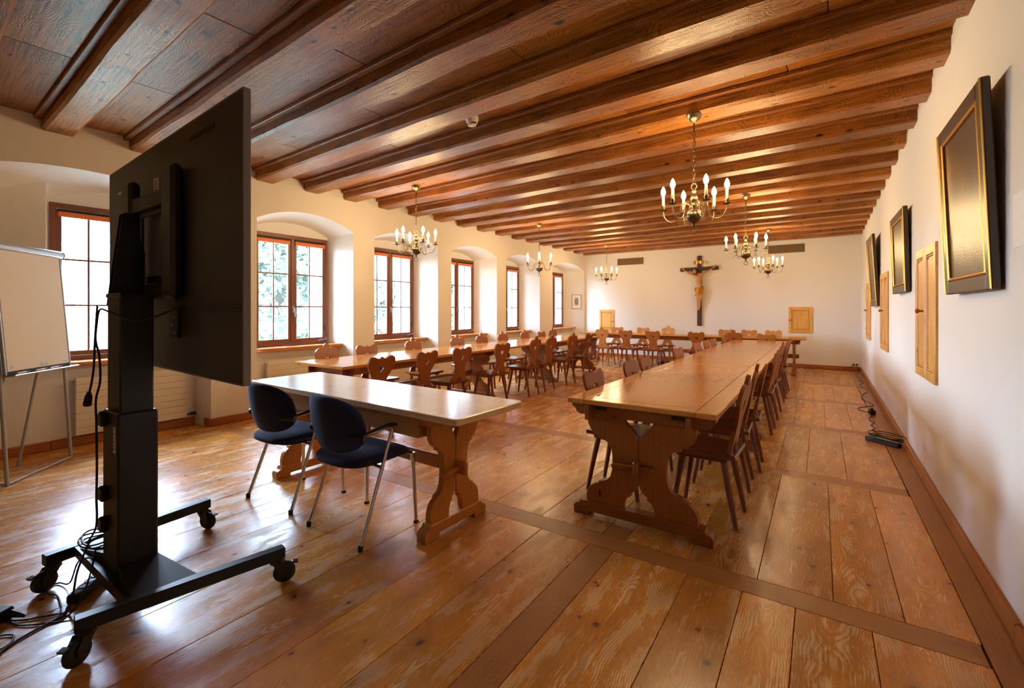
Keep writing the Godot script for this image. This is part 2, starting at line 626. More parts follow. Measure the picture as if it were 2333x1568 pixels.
	for y in H:
		for x in W:
			var u := float(x) / W - 0.5
			var vv := float(y) / H
			var k := cn[y * W + x] / 255.0
			var c := Vector3(40, 23, 12) * (0.6 + 0.7 * k)
			var face := exp(-(pow(u / 0.1, 2) + pow((vv - 0.36) / 0.085, 2)))
			var robe := exp(-(pow(u / (0.12 + 0.3 * maxf(vv - 0.4, 0.0)), 4) + pow((vv - 0.75) / 0.3, 4)))
			var side := exp(-(pow((u + 0.3) / 0.1, 2) + pow((vv - 0.33) / 0.09, 2)))
			c = c.lerp(Vector3(128, 66, 30), face * 0.7)
			c = c.lerp(Vector3(72, 36, 20), robe * 0.55 + side * 0.5)
			for q in 3:
				pic[(y * W + x) * 3 + q] = clampi(int(c[q]), 0, 255)
	M.canvas = surface(Color.WHITE, 0.3)
	M.canvas.metallic_specular = 0.66
	M.canvas.albedo_texture = picture(W, H, pic)
	M.canvas.heightmap_enabled = true
	M.canvas.heightmap_texture = weave
	M.canvas.heightmap_scale = 0.12
	# small tonal print with a pale figure in a dark niche
	var eng := PackedByteArray()
	eng.resize(64 * 96 * 3)
	for y in 96:
		for x in 64:
			var u := float(x) / 64 - 0.5
			var vv := float(y) / 96 - 0.5
			var k := cn[(y * 2) * W + x] / 255.0
			var niche := exp(-pow(Vector2(u / 0.42, vv / 0.46).length(), 6))
			var fig := exp(-(pow((u - 0.03) / 0.12, 2) + pow((vv + 0.05) / 0.28, 2)))
			var c := lerpf(205.0, 70.0 + 60.0 * k, niche)
			c = lerpf(c, 200.0, fig)
			for q in 3:
				eng[(y * 64 + x) * 3 + q] = clampi(int(c * [1.0, 0.95, 0.87][q]), 0, 255)
	M.engraving = surface(Color.WHITE, 0.6)
	M.engraving.albedo_texture = picture(64, 96, eng)

# ------------------------------------------------------------------ start: camera, sky, exposure; then structure, things, details
func _ready() -> void:
	rng.seed = 7
	var cam := Camera3D.new()
	cam.name = "camera"
	cam.projection = Camera3D.PROJECTION_FRUSTUM
	cam.near = 0.05
	cam.far = 200.0
	cam.size = 0.05 * 1568.0 / 1037.0
	cam.frustum_offset = Vector2(0, -0.05 * 78.0 / 1037.0)
	add_child(cam)
	cam.position = EYE
	cam.rotation.y = deg_to_rad(34.077)
	cam.current = true
	var env := Environment.new()
	var sky := Sky.new()
	var sm := ProceduralSkyMaterial.new()
	sm.sky_top_color = Color(0.76, 0.87, 1.0)
	sm.sky_horizon_color = Color(0.82, 0.905, 1.0)
	sm.ground_bottom_color = Color(0.42, 0.44, 0.42)
	sm.ground_horizon_color = Color(0.6, 0.64, 0.68)
	sm.sky_energy_multiplier = 1.0
	sm.ground_energy_multiplier = 1.0
	sky.sky_material = sm
	env.background_mode = Environment.BG_SKY
	env.sky = sky
	env.background_energy_multiplier = SKY_ENERGY
	env.tonemap_mode = Environment.TONE_MAPPER_LINEAR
	env.tonemap_exposure = 0.92
	env.sdfgi_enabled = true
	env.ssao_enabled = true
	env.ssil_enabled = true
	var we := WorldEnvironment.new()
	we.name = "world_environment"
	we.environment = env
	add_child(we)

	make_materials()
	build_floor()
	build_ceiling()
	build_left_wall()
	build_other_walls()
	build_windows()
	build_outside()
	build_tables()
	build_chairs()
	build_desk_and_office_chairs()
	build_screen_and_cart()
	build_flipchart()
	build_chandeliers()
	build_radiators()
	build_cupboards()
	build_pictures()
	build_crucifix()
	build_small_things()

# ------------------------------------------------------------------ floor
func right_face(z: float) -> float:
	return 0.668 + 0.082 * (-2.5 - z) / 9.98

func build_floor() -> void:
	var fl := structure("floor")
	part("subfloor", Geo.new().box(Vector3(-2.75, -0.09, -4.7), Vector3(7.9, 0.12, 16.1)), M.black_plastic, fl)
	var bands := [3.12, 1.5, -2.41, -4.297, -6.15, -8.0, -9.86, -11.72, -12.5]
	var edges_near := [-6.3, -5.72, -5.38, -5.02, -4.69, -4.3, -3.93, -3.52, -3.17, -2.83, -2.45, -2.09, -1.73, -1.41, -1.093, -0.946, -0.556, -0.306, -0.091, 0.18, 0.535]
	var edges_far := [-6.3, -5.66, -5.3, -4.98, -4.62, -4.26, -3.9, -3.56, -3.25, -2.9, -2.56, -2.21, -1.88, -1.5, -1.08, -0.935, -0.587, -0.259, 0.051, 0.304, 0.538]
	var tints := [Color(1, 1, 1), Color(0.93, 0.91, 0.88), Color(0.98, 0.95, 0.93), Color(0.88, 0.85, 0.82), Color(1, 0.98, 0.92), Color(0.96, 0.94, 0.9)]
	for b in bands.size() - 1:
		var z0: float = bands[b] - (0.147 if b > 0 else 0.0)
		var z1: float = bands[b + 1]
		var e: Array = edges_near if b % 2 == 1 else edges_far
		for k in e.size() - 1:
			var x0: float = e[k]
			var x1: float = e[k + 1]
			var long := x1 - x0 < 0.16
			var g := Geo.new().box(Vector3((x0 + x1) / 2, -0.0145, (z0 + z1) / 2), Vector3(x1 - x0 - 0.003, 0.029 + (rng.randf() - 0.5) * 0.0016, z0 - z1 - 0.003), 0.0012)
			part("strip" if long else "plank", g, M.strip_along if long else plank_material((k * 2 + b) % 3 + (3 if x0 > -0.3 and b > 1 or (k + b) % 4 == 1 else 0), (x0 + x1) / 2, rng.randf(), tints[rng.randi_range(0, 5)]), fl)
		if b > 0:
			part("strip", Geo.new().box(Vector3(-2.885, -0.0145, bands[b] - 0.0735), Vector3(6.83, 0.029, 0.144), 0.0012), M.strip_across, fl)
	for b in 5:
		var za: float = [3.12, -1.2, -4.1, -7.0, -9.9][b]
		var zb: float = [-1.2, -4.1, -7.0, -9.9, -12.5][b]
		part("border_strip", Geo.new().box(Vector3(0.66, -0.0145, (za + zb) / 2), Vector3(0.24, 0.029, za - zb - 0.003), 0.0012), M.strip_along, fl)

# ------------------------------------------------------------------ ceiling
func beam_mesh(sd: int, length: float, w: float, h: float) -> Geo:
	var f := FastNoiseLite.new()
	f.seed = sd
	f.frequency = 0.55
	f.fractal_octaves = 3
	var g := Geo.new()
	var m := 26
	var rings := []
	for i in m + 1:
		var x := -length / 2 + length * i / m
		var a := f.get_noise_2d(x, 0.0) * 0.013
		var b := f.get_noise_2d(x, 40.0) * 0.013
		var c := f.get_noise_2d(x, 80.0) * 0.009
		var e := f.get_noise_2d(x * 2.0, 120.0) * 0.008
		var ch := 0.02 + e
		rings.append([Vector3(x, 0.02, w / 2 + a), Vector3(x, -h + ch + c, w / 2 + a), Vector3(x, -h + c, w / 2 - ch + a), Vector3(x, -h + c + b * 0.4, -w / 2 + ch + b), Vector3(x, -h + ch + c, -w / 2 + b), Vector3(x, 0.02, -w / 2 + b)])
	for i in m:
		for k in 5:
			var A: Array = rings[i]
			var B: Array = rings[i + 1]
			var o: Vector3 = [Vector3(0, 0, 1), Vector3(0, -1, 1), Vector3(0, -1, 0), Vector3(0, -1, -1), Vector3(0, 0, -1)][k]
			g.quad(A[k], A[k + 1], B[k + 1], B[k], o)
	return g

func build_ceiling() -> void:
	var ce := structure("ceiling")
	part("slab", Geo.new().box(Vector3(-2.6, 3.25, -4.7), Vector3(8.6, 0.2, 16.3)), M.black_plastic, ce)
	var step := 0.6283
	var lean := -0.0401
	for k in range(-10, 16):
		# the near lower edge of each beam, where it meets the left wall
		var zl := -2.90 - step * k
		var zc := zl + 0.13 - 0.115
		var mid := Vector3(-2.57, 3.085, zc)
		var turn := Transform3D(Basis(Vector3.UP, lean), mid)
		var kk: int = k + 20
		part("beam", beam_mesh(kk, 6.75, 0.23, 0.128), M.beam[kk % 5], ce, turn)
		part("batten", Geo.new().box(Vector3(0, -0.018, 0.137), Vector3(6.7, 0.036, 0.046), 0.006), M.batten, ce, turn)
		# boards over the bay on the far side of this beam, butted at odd places
		var x := -3.4
		while x < 3.35:
			var l := minf(rng.randf_range(1.1, 2.3), 3.4 - x)
			if 3.4 - x - l < 0.6:
				l = 3.4 - x
			var up := rng.randf_range(0.0, 0.004)
			part("board", Geo.new().box(Vector3(x + l / 2, 0.014 + up, -step / 2), Vector3(l - 0.005, 0.03, 0.46), 0.003), M.board[rng.randi_range(0, 4)], ce, turn)
			x += l

# ------------------------------------------------------------------ left wall with its deep window bays
const WALL := -5.80
const PANE := -6.27
# each bay: near edge and far edge on the wall face, near edge and far edge of the window, springing and rise of the arch
const BAYS := [
	[-0.30, -2.396, -1.15, -2.27, 2.46, 0.21],
	[-2.910, -4.324, -3.065, -4.185, 2.49, 0.168],
	[-4.714, -6.153, -4.841, -5.961, 2.475, 0.158],
	[-6.520, -7.988, -6.61, -7.73, 2.465, 0.16],
	[-8.338, -9.818, -8.41, -9.53, 2.47, 0.16],
	[-10.460, -12.402, -10.77, -11.89, 2.48, 0.16],
]

func bay_outline(z0: float, z1: float, spring: float, rise: float, x: float) -> Array:
	var out := [Vector3(x, -0.02, z0), Vector3(x, spring * 0.5, z0)]
	for i in 21:
		var t := -1.0 + 2.0 * i / 20
		out.append(Vector3(x, spring + rise * (1.0 - absf(t) ** 2.2), lerpf(z0, z1, (t + 1) / 2)))
	out.append(Vector3(x, spring * 0.5, z1))
	out.append(Vector3(x, -0.02, z1))
	return out

func build_left_wall() -> void:
	var wl := structure("wall_left")
	var g := Geo.new()
	var top := 3.16
	var z := 3.2
	for b in BAYS:
		g.quad(Vector3(WALL, -0.02, z), Vector3(WALL, -0.02, b[0]), Vector3(WALL, top, b[0]), Vector3(WALL, top, z), Vector3.RIGHT)
		var o := bay_outline(b[0], b[1], b[4], b[5], WALL)
		var inn := bay_outline(minf(b[0] - 0.03, b[2] + 0.03), maxf(b[1] + 0.02, b[3] - 0.02), b[4] - 0.05, b[5] * 0.8, PANE)
		for i in range(2, 22):
			g.quad(o[i], o[i + 1], Vector3(WALL, top, o[i + 1].z), Vector3(WALL, top, o[i].z), Vector3.RIGHT)
		# jambs and soffit, from the wall face back to the window
		var mid := Vector3((WALL + PANE) / 2, 1.2, (b[0] + b[1]) / 2)
		for i in o.size() - 1:
			var c: Vector3 = (o[i] + o[i + 1] + inn[i] + inn[i + 1]) / 4.0
			g.quad(o[i], o[i + 1], inn[i + 1], inn[i], Vector3(0, mid.y - c.y if i > 1 and i < 22 else 0.0, (mid.z - c.z) * (0.2 if i > 1 and i < 22 else 1.0)))
		# plaster round the window frame at the back of the bay
		var y1 := 2.40
		for i in range(2, 22):
			g.quad(Vector3(PANE, minf(y1, inn[i].y), inn[i].z), Vector3(PANE, minf(y1, inn[i + 1].y), inn[i + 1].z), inn[i + 1], inn[i], Vector3.RIGHT)
		for s in [[inn[2].z, b[2]], [b[3], inn[22].z]]:
			if absf(s[0] - s[1]) > 0.001:
				g.quad(Vector3(PANE, 0.5, s[0]), Vector3(PANE, 0.5, s[1]), Vector3(PANE, y1, s[1]), Vector3(PANE, y1, s[0]), Vector3.RIGHT)
		# breast below the sill
		var xa := -6.085
		g.quad(Vector3(xa, -0.02, b[0] + 0.0), Vector3(xa, -0.02, b[1]), Vector3(xa, 0.80, b[1]), Vector3(xa, 0.80, b[0]), Vector3.RIGHT)
		g.quad(Vector3(xa, 0.80, b[0]), Vector3(xa, 0.80, b[1]), Vector3(PANE, 0.80, b[1]), Vector3(PANE, 0.80, b[0]), Vector3.UP)
		z = b[1]
	g.quad(Vector3(WALL, -0.02, z), Vector3(WALL, -0.02, -12.6), Vector3(WALL, top, -12.6), Vector3(WALL, top, z), Vector3.RIGHT)
	# the first bay is half walled up, level with the breast
	g.box(Vector3(-6.18, 1.4, (-0.25 - 1.105) / 2), Vector3(0.18, 2.9, 1.105 - 0.25), 0.004)
	part("plaster", g, M.plaster, wl)
	# outer half of the wall: stone reveals beyond the windows
	var s := Geo.new()
	var xo := -6.72
	z = 3.5
	for b in BAYS:
		s.quad(Vector3(xo, -1.5, z), Vector3(xo, -1.5, b[2]), Vector3(xo, 4.2, b[2]), Vector3(xo, 4.2, z), Vector3.LEFT)
		s.quad(Vector3(xo, -1.5, b[2]), Vector3(xo, -1.5, b[3]), Vector3(xo, 0.83, b[3]), Vector3(xo, 0.83, b[2]), Vector3.LEFT)
		s.quad(Vector3(xo, 2.4, b[2]), Vector3(xo, 2.4, b[3]), Vector3(xo, 4.2, b[3]), Vector3(xo, 4.2, b[2]), Vector3.LEFT)
		for q in [b[2], b[3]]:
			s.quad(Vector3(PANE, 0.83, q), Vector3(xo, 0.83, q), Vector3(xo, 2.4, q), Vector3(PANE, 2.4, q), Vector3(0, 0, -1 if q == b[2] else 1))
		for q in [0.83, 2.4]:
			s.quad(Vector3(PANE, q, b[2]), Vector3(xo, q, b[2]), Vector3(xo, q, b[3]), Vector3(PANE, q, b[3]), Vector3(0, 1 if q < 1 else -1, 0))
		z = b[3]
	s.quad(Vector3(xo, -1.5, z), Vector3(xo, -1.5, -12.9), Vector3(xo, 4.2, -12.9), Vector3(xo, 4.2, z), Vector3.LEFT)
	part("stone_reveal", s, M.stone, wl)
	# skirting follows the wall into the bays
	var bl := structure("baseboard_left")
	var zz := 3.1
	for b in BAYS:
		skirting(bl, Vector3(WALL, 0, zz), Vector3(WALL, 0, b[0]), Vector3.RIGHT)
		skirting(bl, Vector3(WALL + 0.02, 0, b[0]), Vector3(-6.085, 0, b[0] - 0.01), Vector3(0, 0, -1))
		if b == BAYS[0]:
			skirting(bl, Vector3(-6.085, 0, b[0]), Vector3(-6.085, 0, -1.126), Vector3.RIGHT, 0.03)
			skirting(bl, Vector3(-6.085, 0, -1.126), Vector3(-6.085, 0, b[1]), Vector3.RIGHT)
		else:
			skirting(bl, Vector3(-6.085, 0, b[0]), Vector3(-6.085, 0, b[1]), Vector3.RIGHT)
		skirting(bl, Vector3(-6.085, 0, b[1] + 0.01), Vector3(WALL + 0.02, 0, b[1]), Vector3(0, 0, 1))
		zz = b[1]
	skirting(bl, Vector3(WALL, 0, zz), Vector3(WALL, 0, -12.48), Vector3.RIGHT)

func skirting(parent: Node, a: Vector3, b: Vector3, out: Vector3, deep := 0.022) -> void:
	var d := b - a
	var l := d.length()
	var g := Geo.new()
	g.box(Vector3(l / 2, 0.045, deep / 2), Vector3(l, 0.09, deep), 0.008)
	var x := d.normalized()
	var zd := out - x * out.dot(x)
	zd = zd.normalized()
	part("skirting_board", g, M.base_along, parent, Transform3D(Basis(x, Vector3.UP, zd), a))

func build_other_walls() -> void:
	var wr := structure("wall_right")
	var xa := right_face(3.4)
	var xb := right_face(-12.6)
	var g := Geo.new()
	g.prism(PackedVector2Array([Vector2(xa, -3.4), Vector2(xb, 12.6), Vector2(xb + 0.4, 12.6), Vector2(xa + 0.4, -3.4)]), -0.05, 3.2, Transform3D(Basis(Vector3.RIGHT, Vector3(0, 0, -1), Vector3.UP), Vector3.ZERO))
	part("plaster", g, M.plaster, wr)
	var wb := structure("wall_back")
	part("plaster", Geo.new().box(Vector3(-2.5, 1.57, -12.68), Vector3(7.4, 3.24, 0.4)), M.plaster, wb)
	var wf := structure("wall_front")
	part("plaster", Geo.new().box(Vector3(-2.8, 1.57, 3.3), Vector3(8.0, 3.24, 0.4)), M.plaster, wf)
	var br := structure("baseboard_right")
	skirting(br, Vector3(right_face(3.09), 0, 3.09), Vector3(right_face(-2.62), 0, -2.62), Vector3.LEFT, 0.03)
	skirting(br, Vector3(right_face(-2.625), 0, -2.625), Vector3(right_face(-12.48), 0, -12.48), Vector3.LEFT, 0.026)
	var bb := structure("baseboard_back")
	skirting(bb, Vector3(-5.78, 0, -12.48), Vector3(0.73, 0, -12.48), Vector3(0, 0, 1))

# ------------------------------------------------------------------ windows
func build_windows() -> void:
	for k in BAYS.size():
		var b: Array = BAYS[k]
		var w := structure("window_%d" % (k + 1))
		w.position = Vector3(PANE, 0.83, (b[2] + b[3]) / 2)
		w.rotation.y = PI / 2
		# local x runs along the wall towards -z, local z points into the room
		var W := 1.12
		var H := 1.57
		var fr := Geo.new()
		for s in [-1, 1]:
			fr.box(Vector3(s * (W / 2 - 0.024), H / 2, 0.0), Vector3(0.048, H, 0.075), 0.004)
		part("frame_post", fr, M.window_upright, w)
		part("frame_rail", Geo.new().box(Vector3(0, H - 0.028, 0), Vector3(W - 0.096, 0.056, 0.075), 0.004), M.window_level, w)
		part("frame_rail", Geo.new().box(Vector3(0, 0.024, 0), Vector3(W - 0.096, 0.048, 0.075), 0.004), M.window_level, w)
		part("frame_post", Geo.new().box(Vector3(0, H / 2, 0.012), Vector3(0.05, H - 0.1, 0.07), 0.006), M.window_upright, w)
		for s in [-1, 1]:
			var sash := Node3D.new()
			sash.name = "sash"
			sash.position = Vector3(s * 0.268, 0, 0.012)
			w.add_child(sash, true)
			var sw := 0.486
			var y0 := 0.05
			var y1 := H - 0.058
			for q in [-1, 1]:
				part("stile", Geo.new().box(Vector3(q * (sw / 2 - 0.02), (y0 + y1) / 2, 0), Vector3(0.04, y1 - y0, 0.05), 0.004), M.window_upright, sash)
			part("rail", Geo.new().box(Vector3(0, y0 + 0.024, 0), Vector3(sw - 0.08, 0.048, 0.05), 0.004), M.window_level, sash)
			part("rail", Geo.new().box(Vector3(0, y1 - 0.02, 0), Vector3(sw - 0.08, 0.04, 0.05), 0.004), M.window_level, sash)
			var gw := sw - 0.08
			var gy0 := y0 + 0.048
			var gy1 := y1 - 0.04
			part("glazing_bar", Geo.new().box(Vector3(0, (gy0 + gy1) / 2, 0), Vector3(0.018, gy1 - gy0, 0.03), 0.004), M.window_upright, sash)
			for r in 2:
				for q in [-1, 1]:
					part("glazing_bar", Geo.new().box(Vector3(q * (gw / 4 + 0.0045), lerpf(gy0, gy1, (r + 1) / 3.0), 0), Vector3(gw / 2 - 0.009, 0.018, 0.03), 0.004), M.window_level, sash)
			for r in 3:
				for q in [-1, 1]:
					var ph := (gy1 - gy0) / 3
					part("pane", Geo.new().box(Vector3(q * gw / 4, gy0 + ph * (r + 0.5), -0.004), Vector3(gw / 2, ph, 0.001)), M.glass, sash)
			part("blind_roll", Geo.new().box(Vector3(0, y1 - 0.052, 0.034), Vector3(sw - 0.02, 0.055, 0.018), 0.006), M.blind, w, Transform3D(Basis(), Vector3(s * 0.268, 0, 0.012)))
			part("blind_rail", Geo.new().box(Vector3(0, y1 - 0.014, 0.034), Vector3(sw - 0.015, 0.02, 0.022), 0.004), M.black_metal, w, Transform3D(Basis(), Vector3(s * 0.268, 0, 0.012)))
		var h := Geo.new()
		h.box(Vector3(0, 0.52, 0.053), Vector3(0.024, 0.1, 0.012), 0.003)
		h.tube([Vector3(0, 0.53, 0.055), Vector3(0, 0.53, 0.09), Vector3(0.002, 0.51, 0.096), Vector3(0.008, 0.41, 0.096)], [0.008, 0.008, 0.008, 0.006], 8)
		part("handle", h, M.steel, w)
		var st := Geo.new()
		st.tube([Vector3(0.53, 0.075, 0.05), Vector3(0.52, 0.072, 0.06), Vector3(0.38, 0.052, 0.066)], [0.01, 0.009, 0.006], 8)
		st.box(Vector3(0.53, 0.075, 0.045), Vector3(0.02, 0.04, 0.012), 0.003)
		part("window_stay", st, M.steel, w)
		var kn := Geo.new().box(Vector3(0.5, 0.24, 0.048), Vector3(0.022, 0.05, 0.02), 0.005)
		part("catch", kn, M.black_metal, w)
		# timber sill, standing out over the radiator
		var z0: float = b[2] + 0.04 if k > 0 else -1.13
		var z1: float = lerpf(b[3], b[1], 0.6)
		var zc: float = (b[2] + b[3]) / 2
		part("sill", Geo.new().box(Vector3((zc - z0 + zc - z1) / 2, -0.02, 0.15), Vector3(z0 - z1, 0.044, 0.31), 0.006), M.sill, w)

# ------------------------------------------------------------------ outside
func leaf_clump() -> ArrayMesh:
	var g := Geo.new()
	var r := RandomNumberGenerator.new()
	r.seed = 3
	for k in 9:
		var bs := Basis.from_euler(Vector3(r.randf_range(-1.2, 1.2), r.randf_range(0, TAU), r.randf_range(-1.2, 1.2)))
		var c := Vector3(r.randf_range(-0.14, 0.14), r.randf_range(-0.14, 0.14), r.randf_range(-0.14, 0.14))
		var l := r.randf_range(0.07, 0.12)
		g.quad(c + bs * Vector3(-l * 0.45, 0, 0), c + bs * Vector3(0, 0, -l), c + bs * Vector3(l * 0.45, 0, 0), c + bs * Vector3(0, 0, l), bs * Vector3.UP)
	return g.mesh()

func tree(called: String, label: String, cat: String, at: Vector3, height: float, spread: float, count: int, sd: int, tint: Color, clump: Mesh, stem := true) -> void:
	var t := thing(called, label, cat, at)
	var r := RandomNumberGenerator.new()
	r.seed = sd
	if stem:
		var g := Geo.new()
		g.tube([Vector3.ZERO, Vector3(0.08, height * 0.3, 0.05), Vector3(-0.05, height * 0.55, 0.1), Vector3(0.1, height * 0.8, 0)], [0.2, 0.16, 0.11, 0.04], 8)
		for k in 5:
			var a := TAU * k / 5 + r.randf()
			var h0 := height * r.randf_range(0.32, 0.6)
			g.tube([Vector3(0, h0, 0.06), Vector3(cos(a) * spread * 0.4, h0 + height * 0.12, sin(a) * spread * 0.4), Vector3(cos(a) * spread * 0.8, h0 + height * 0.2, sin(a) * spread * 0.8)], [0.09, 0.06, 0.025], 6)
		part("trunk", g, M.bark, t)
	var mm := MultiMesh.new()
	mm.transform_format = MultiMesh.TRANSFORM_3D
	mm.use_colors = true
	mm.mesh = clump
	mm.instance_count = count
	var n := 0
	var balls := []
	for k in 11:
		var a := r.randf() * TAU
		var rr := spread * sqrt(r.randf()) * 0.75
		balls.append([Vector3(cos(a) * rr, height * r.randf_range(0.36 if stem else 0.1, 0.86), sin(a) * rr), spread * r.randf_range(0.34, 0.55)])
	while n < count:
		var b: Array = balls[r.randi_range(0, 10)]
		var d = Vector3(r.randfn(), r.randfn(), r.randfn()).normalized() * b[1] * (0.75 + 0.3 * r.randf())
		var p: Vector3 = b[0] + d * Vector3(1, 0.8, 1)
		if p.y < 0.05:
			p.y = 0.05 + r.randf() * 0.2
		mm.set_instance_transform(n, Transform3D(Basis.from_euler(Vector3(r.randf() * TAU, r.randf() * TAU, 0)).scaled(Vector3.ONE * r.randf_range(0.9, 1.7)), p))
		var k := r.randf_range(0.75, 1.1)
		mm.set_instance_color(n, Color(tint.r * k, tint.g * k, tint.b * k))
		n += 1
	var fo := MultiMeshInstance3D.new()
	fo.name = "foliage"
	fo.multimesh = mm
	fo.material_override = M.leaf
	fo.set_meta("kind", "stuff")
	t.add_child(fo, true)

func build_outside() -> void:
	var gd := structure("ground")
	part("lawn", Geo.new().box(Vector3(-46, -1.65, -15), Vector3(78, 0.3, 90)), M.grass, gd)
	var clump := leaf_clump()
	tree("broadleaf_tree", "leafy tree filling the second window from the left, nearest the house", "tree", Vector3(-15.5, -1.5, -8.6), 7.2, 2.7, 2600, 21, Color(0.9, 1.0, 1.0), clump)
	tree("broadleaf_tree", "pale tree seen low through the third window", "tree", Vector3(-21.0, -1.5, -17.6), 5.0, 2.3, 1500, 22, Color(0.95, 1.0, 0.95), clump)
	tree("broadleaf_tree", "slim tree seen through the far windows", "tree", Vector3(-14.5, -1.5, -17.5), 5.6, 1.9, 1500, 23, Color(0.92, 1.0, 1.0), clump)
	tree("shrub", "bright green bush low behind the window beside the screen", "bush", Vector3(-13.0, -1.5, -3.6), 2.2, 1.5, 1100, 24, Color(1.0, 1.1, 0.85), clump, false)
	tree("shrub", "bright green bush at the foot of the leafy tree", "bush", Vector3(-12.2, -1.5, -6.9), 2.3, 1.4, 1100, 25, Color(1.0, 1.12, 0.82), clump, false)
	tree("shrub", "yellow green bush low behind the third window", "bush", Vector3(-12.5, -1.5, -10.9), 2.5, 1.5, 1100, 26, Color(1.05, 1.1, 0.8), clump, false)
	# a pale building far across the garden
	var bld := thing("apartment_house", "pale house with rows of windows far across the garden", "building", Vector3(-38, -1.5, -31), 0.35)
	part("wall", Geo.new().box(Vector3(0, 3.4, 0), Vector3(8, 6.8, 22)), M.render_wall, bld)
	part("roof", Geo.new().prism(PackedVector2Array([Vector2(-4.6, 6.8), Vector2(4.6, 6.8), Vector2(0, 9.4)]), -11.4, 11.4), M.far_roof, bld)
	for r in 2:
		for c in 8:
			var y := 1.9 + r * 2.8
			var zc := -9.2 + c * 2.6
			var f := part("window", Geo.new().box(Vector3(4.0, y, zc), Vector3(0.14, 1.7, 1.2)), M.render_wall, bld)
			part("window_pane", Geo.new().box(Vector3(4.08, y, zc), Vector3(0.02, 1.5, 1.0)), M.far_glass, f)
	var bl2 := thing("garden_house", "low pale house seen through the window behind the flip chart", "building", Vector3(-40, -1.5, -9.0))
	part("wall", Geo.new().box(Vector3(0, 2.2, 0), Vector3(7, 4.4, 12)), M.render_wall, bl2)
	part("roof", Geo.new().prism(PackedVector2Array([Vector2(-4.0, 4.4), Vector2(4.0, 4.4), Vector2(0, 6.2)]), -6.3, 6.3), M.far_roof, bl2)
	for c in 4:
		var f := part("window", Geo.new().box(Vector3(3.5, 2.3, -4.2 + c * 2.8), Vector3(0.14, 1.5, 1.1)), M.render_wall, bl2)
		part("window_pane", Geo.new().box(Vector3(3.58, 2.3, -4.2 + c * 2.8), Vector3(0.02, 1.3, 0.9)), M.far_glass, f)

# ------------------------------------------------------------------ trestle tables
func leg_outline(sx: float) -> PackedVector2Array:
	var o := [Vector2(0.345, 0.09), Vector2(0.348, 0.13), Vector2(0.338, 0.165), Vector2(0.316, 0.195), Vector2(0.288, 0.214), Vector2(0.262, 0.222), Vector2(0.262, 0.236), Vector2(0.228, 0.243), Vector2(0.2, 0.258), Vector2(0.182, 0.284), Vector2(0.172, 0.325), Vector2(0.168, 0.37), Vector2(0.17, 0.42), Vector2(0.177, 0.46), Vector2(0.194, 0.488), Vector2(0.22, 0.502), Vector2(0.248, 0.504), Vector2(0.248, 0.52), Vector2(0.285, 0.534), Vector2(0.316, 0.56), Vector2(0.336, 0.598), Vector2(0.34, 0.66),
		Vector2(0.092, 0.66), Vector2(0.086, 0.636), Vector2(0.066, 0.616), Vector2(0.042, 0.608), Vector2(0.046, 0.594), Vector2(0.022, 0.572), Vector2(0.008, 0.545), Vector2(0.002, 0.51), Vector2(0.002, 0.27), Vector2(0.008, 0.24), Vector2(0.024, 0.214), Vector2(0.056, 0.194), Vector2(0.05, 0.18), Vector2(0.076, 0.164), Vector2(0.092, 0.138), Vector2(0.1, 0.09)]
	var p := PackedVector2Array()
	for q in o:
		p.append(Vector2(q.x * sx, q.y))
	return p

func trestle(parent: Node, z: float, outward: float, sx: float, leg_mat: Material, beam_mat: Material) -> void:
	# local: across = x, height = y; stands at local z
	for s in [-1.0, 1.0]:
		var g := Geo.new()
		g.prism(leg_outline(sx * s), -0.022, 0.022, Transform3D(Basis(), Vector3(0, 0, z)), false, 0.003)
		part("leg", g, leg_mat, parent)
	var hl := 0.43 * sx
	var foot := PackedVector2Array([Vector2(-hl, 0.0), Vector2(-hl + 0.11, 0.0), Vector2(-hl + 0.11, 0.028), Vector2(hl - 0.11, 0.028), Vector2(hl - 0.11, 0.0), Vector2(hl, 0.0), Vector2(hl + 0.004, 0.045), Vector2(hl - 0.012, 0.066), Vector2(hl - 0.035, 0.072), Vector2(hl - 0.045, 0.092), Vector2(-hl + 0.045, 0.092), Vector2(-hl + 0.035, 0.072), Vector2(-hl + 0.012, 0.066), Vector2(-hl - 0.004, 0.045)])
	part("foot", Geo.new().prism(foot, z - 0.04, z + 0.04, Transform3D(), false, 0.004), beam_mat, parent)
	var bl := 0.445 * sx
	var bearer := PackedVector2Array([Vector2(-bl, 0.73), Vector2(-bl, 0.705), Vector2(-bl + 0.02, 0.692), Vector2(-bl + 0.035, 0.665), Vector2(-bl + 0.06, 0.655), Vector2(bl - 0.06, 0.655), Vector2(bl - 0.035, 0.665), Vector2(bl - 0.02, 0.692), Vector2(bl, 0.705), Vector2(bl, 0.73)])
	part("bearer", Geo.new().prism(bearer, z - 0.035, z + 0.035, Transform3D(), false, 0.003), beam_mat, parent)
	# tusk through the stretcher's end
	var e := z + outward * 0.047
	part("peg", Geo.new().box(Vector3(-0.03, 0.372, e), Vector3(0.26 * maxf(sx, 0.75), 0.026, 0.034), 0.004), beam_mat, parent, Transform3D(Basis(Vector3(0, 0, 1), 0.06), Vector3(0.022, 0, 0)))

func long_table(label: String, x0: float, x1: float, z_near: float, z_far: float, tr: Array) -> void:
	var c := Vector3((x0 + x1) / 2, 0, (z_near + z_far) / 2)
	var t := thing("trestle_table", label, "table", c, 0.0, "long trestle tables")
	var w := x1 - x0
	var l := z_near - z_far
	var at := []
	for q in tr:
		at.append(q - c.z)
	table_parts(t, w, l, at, true)

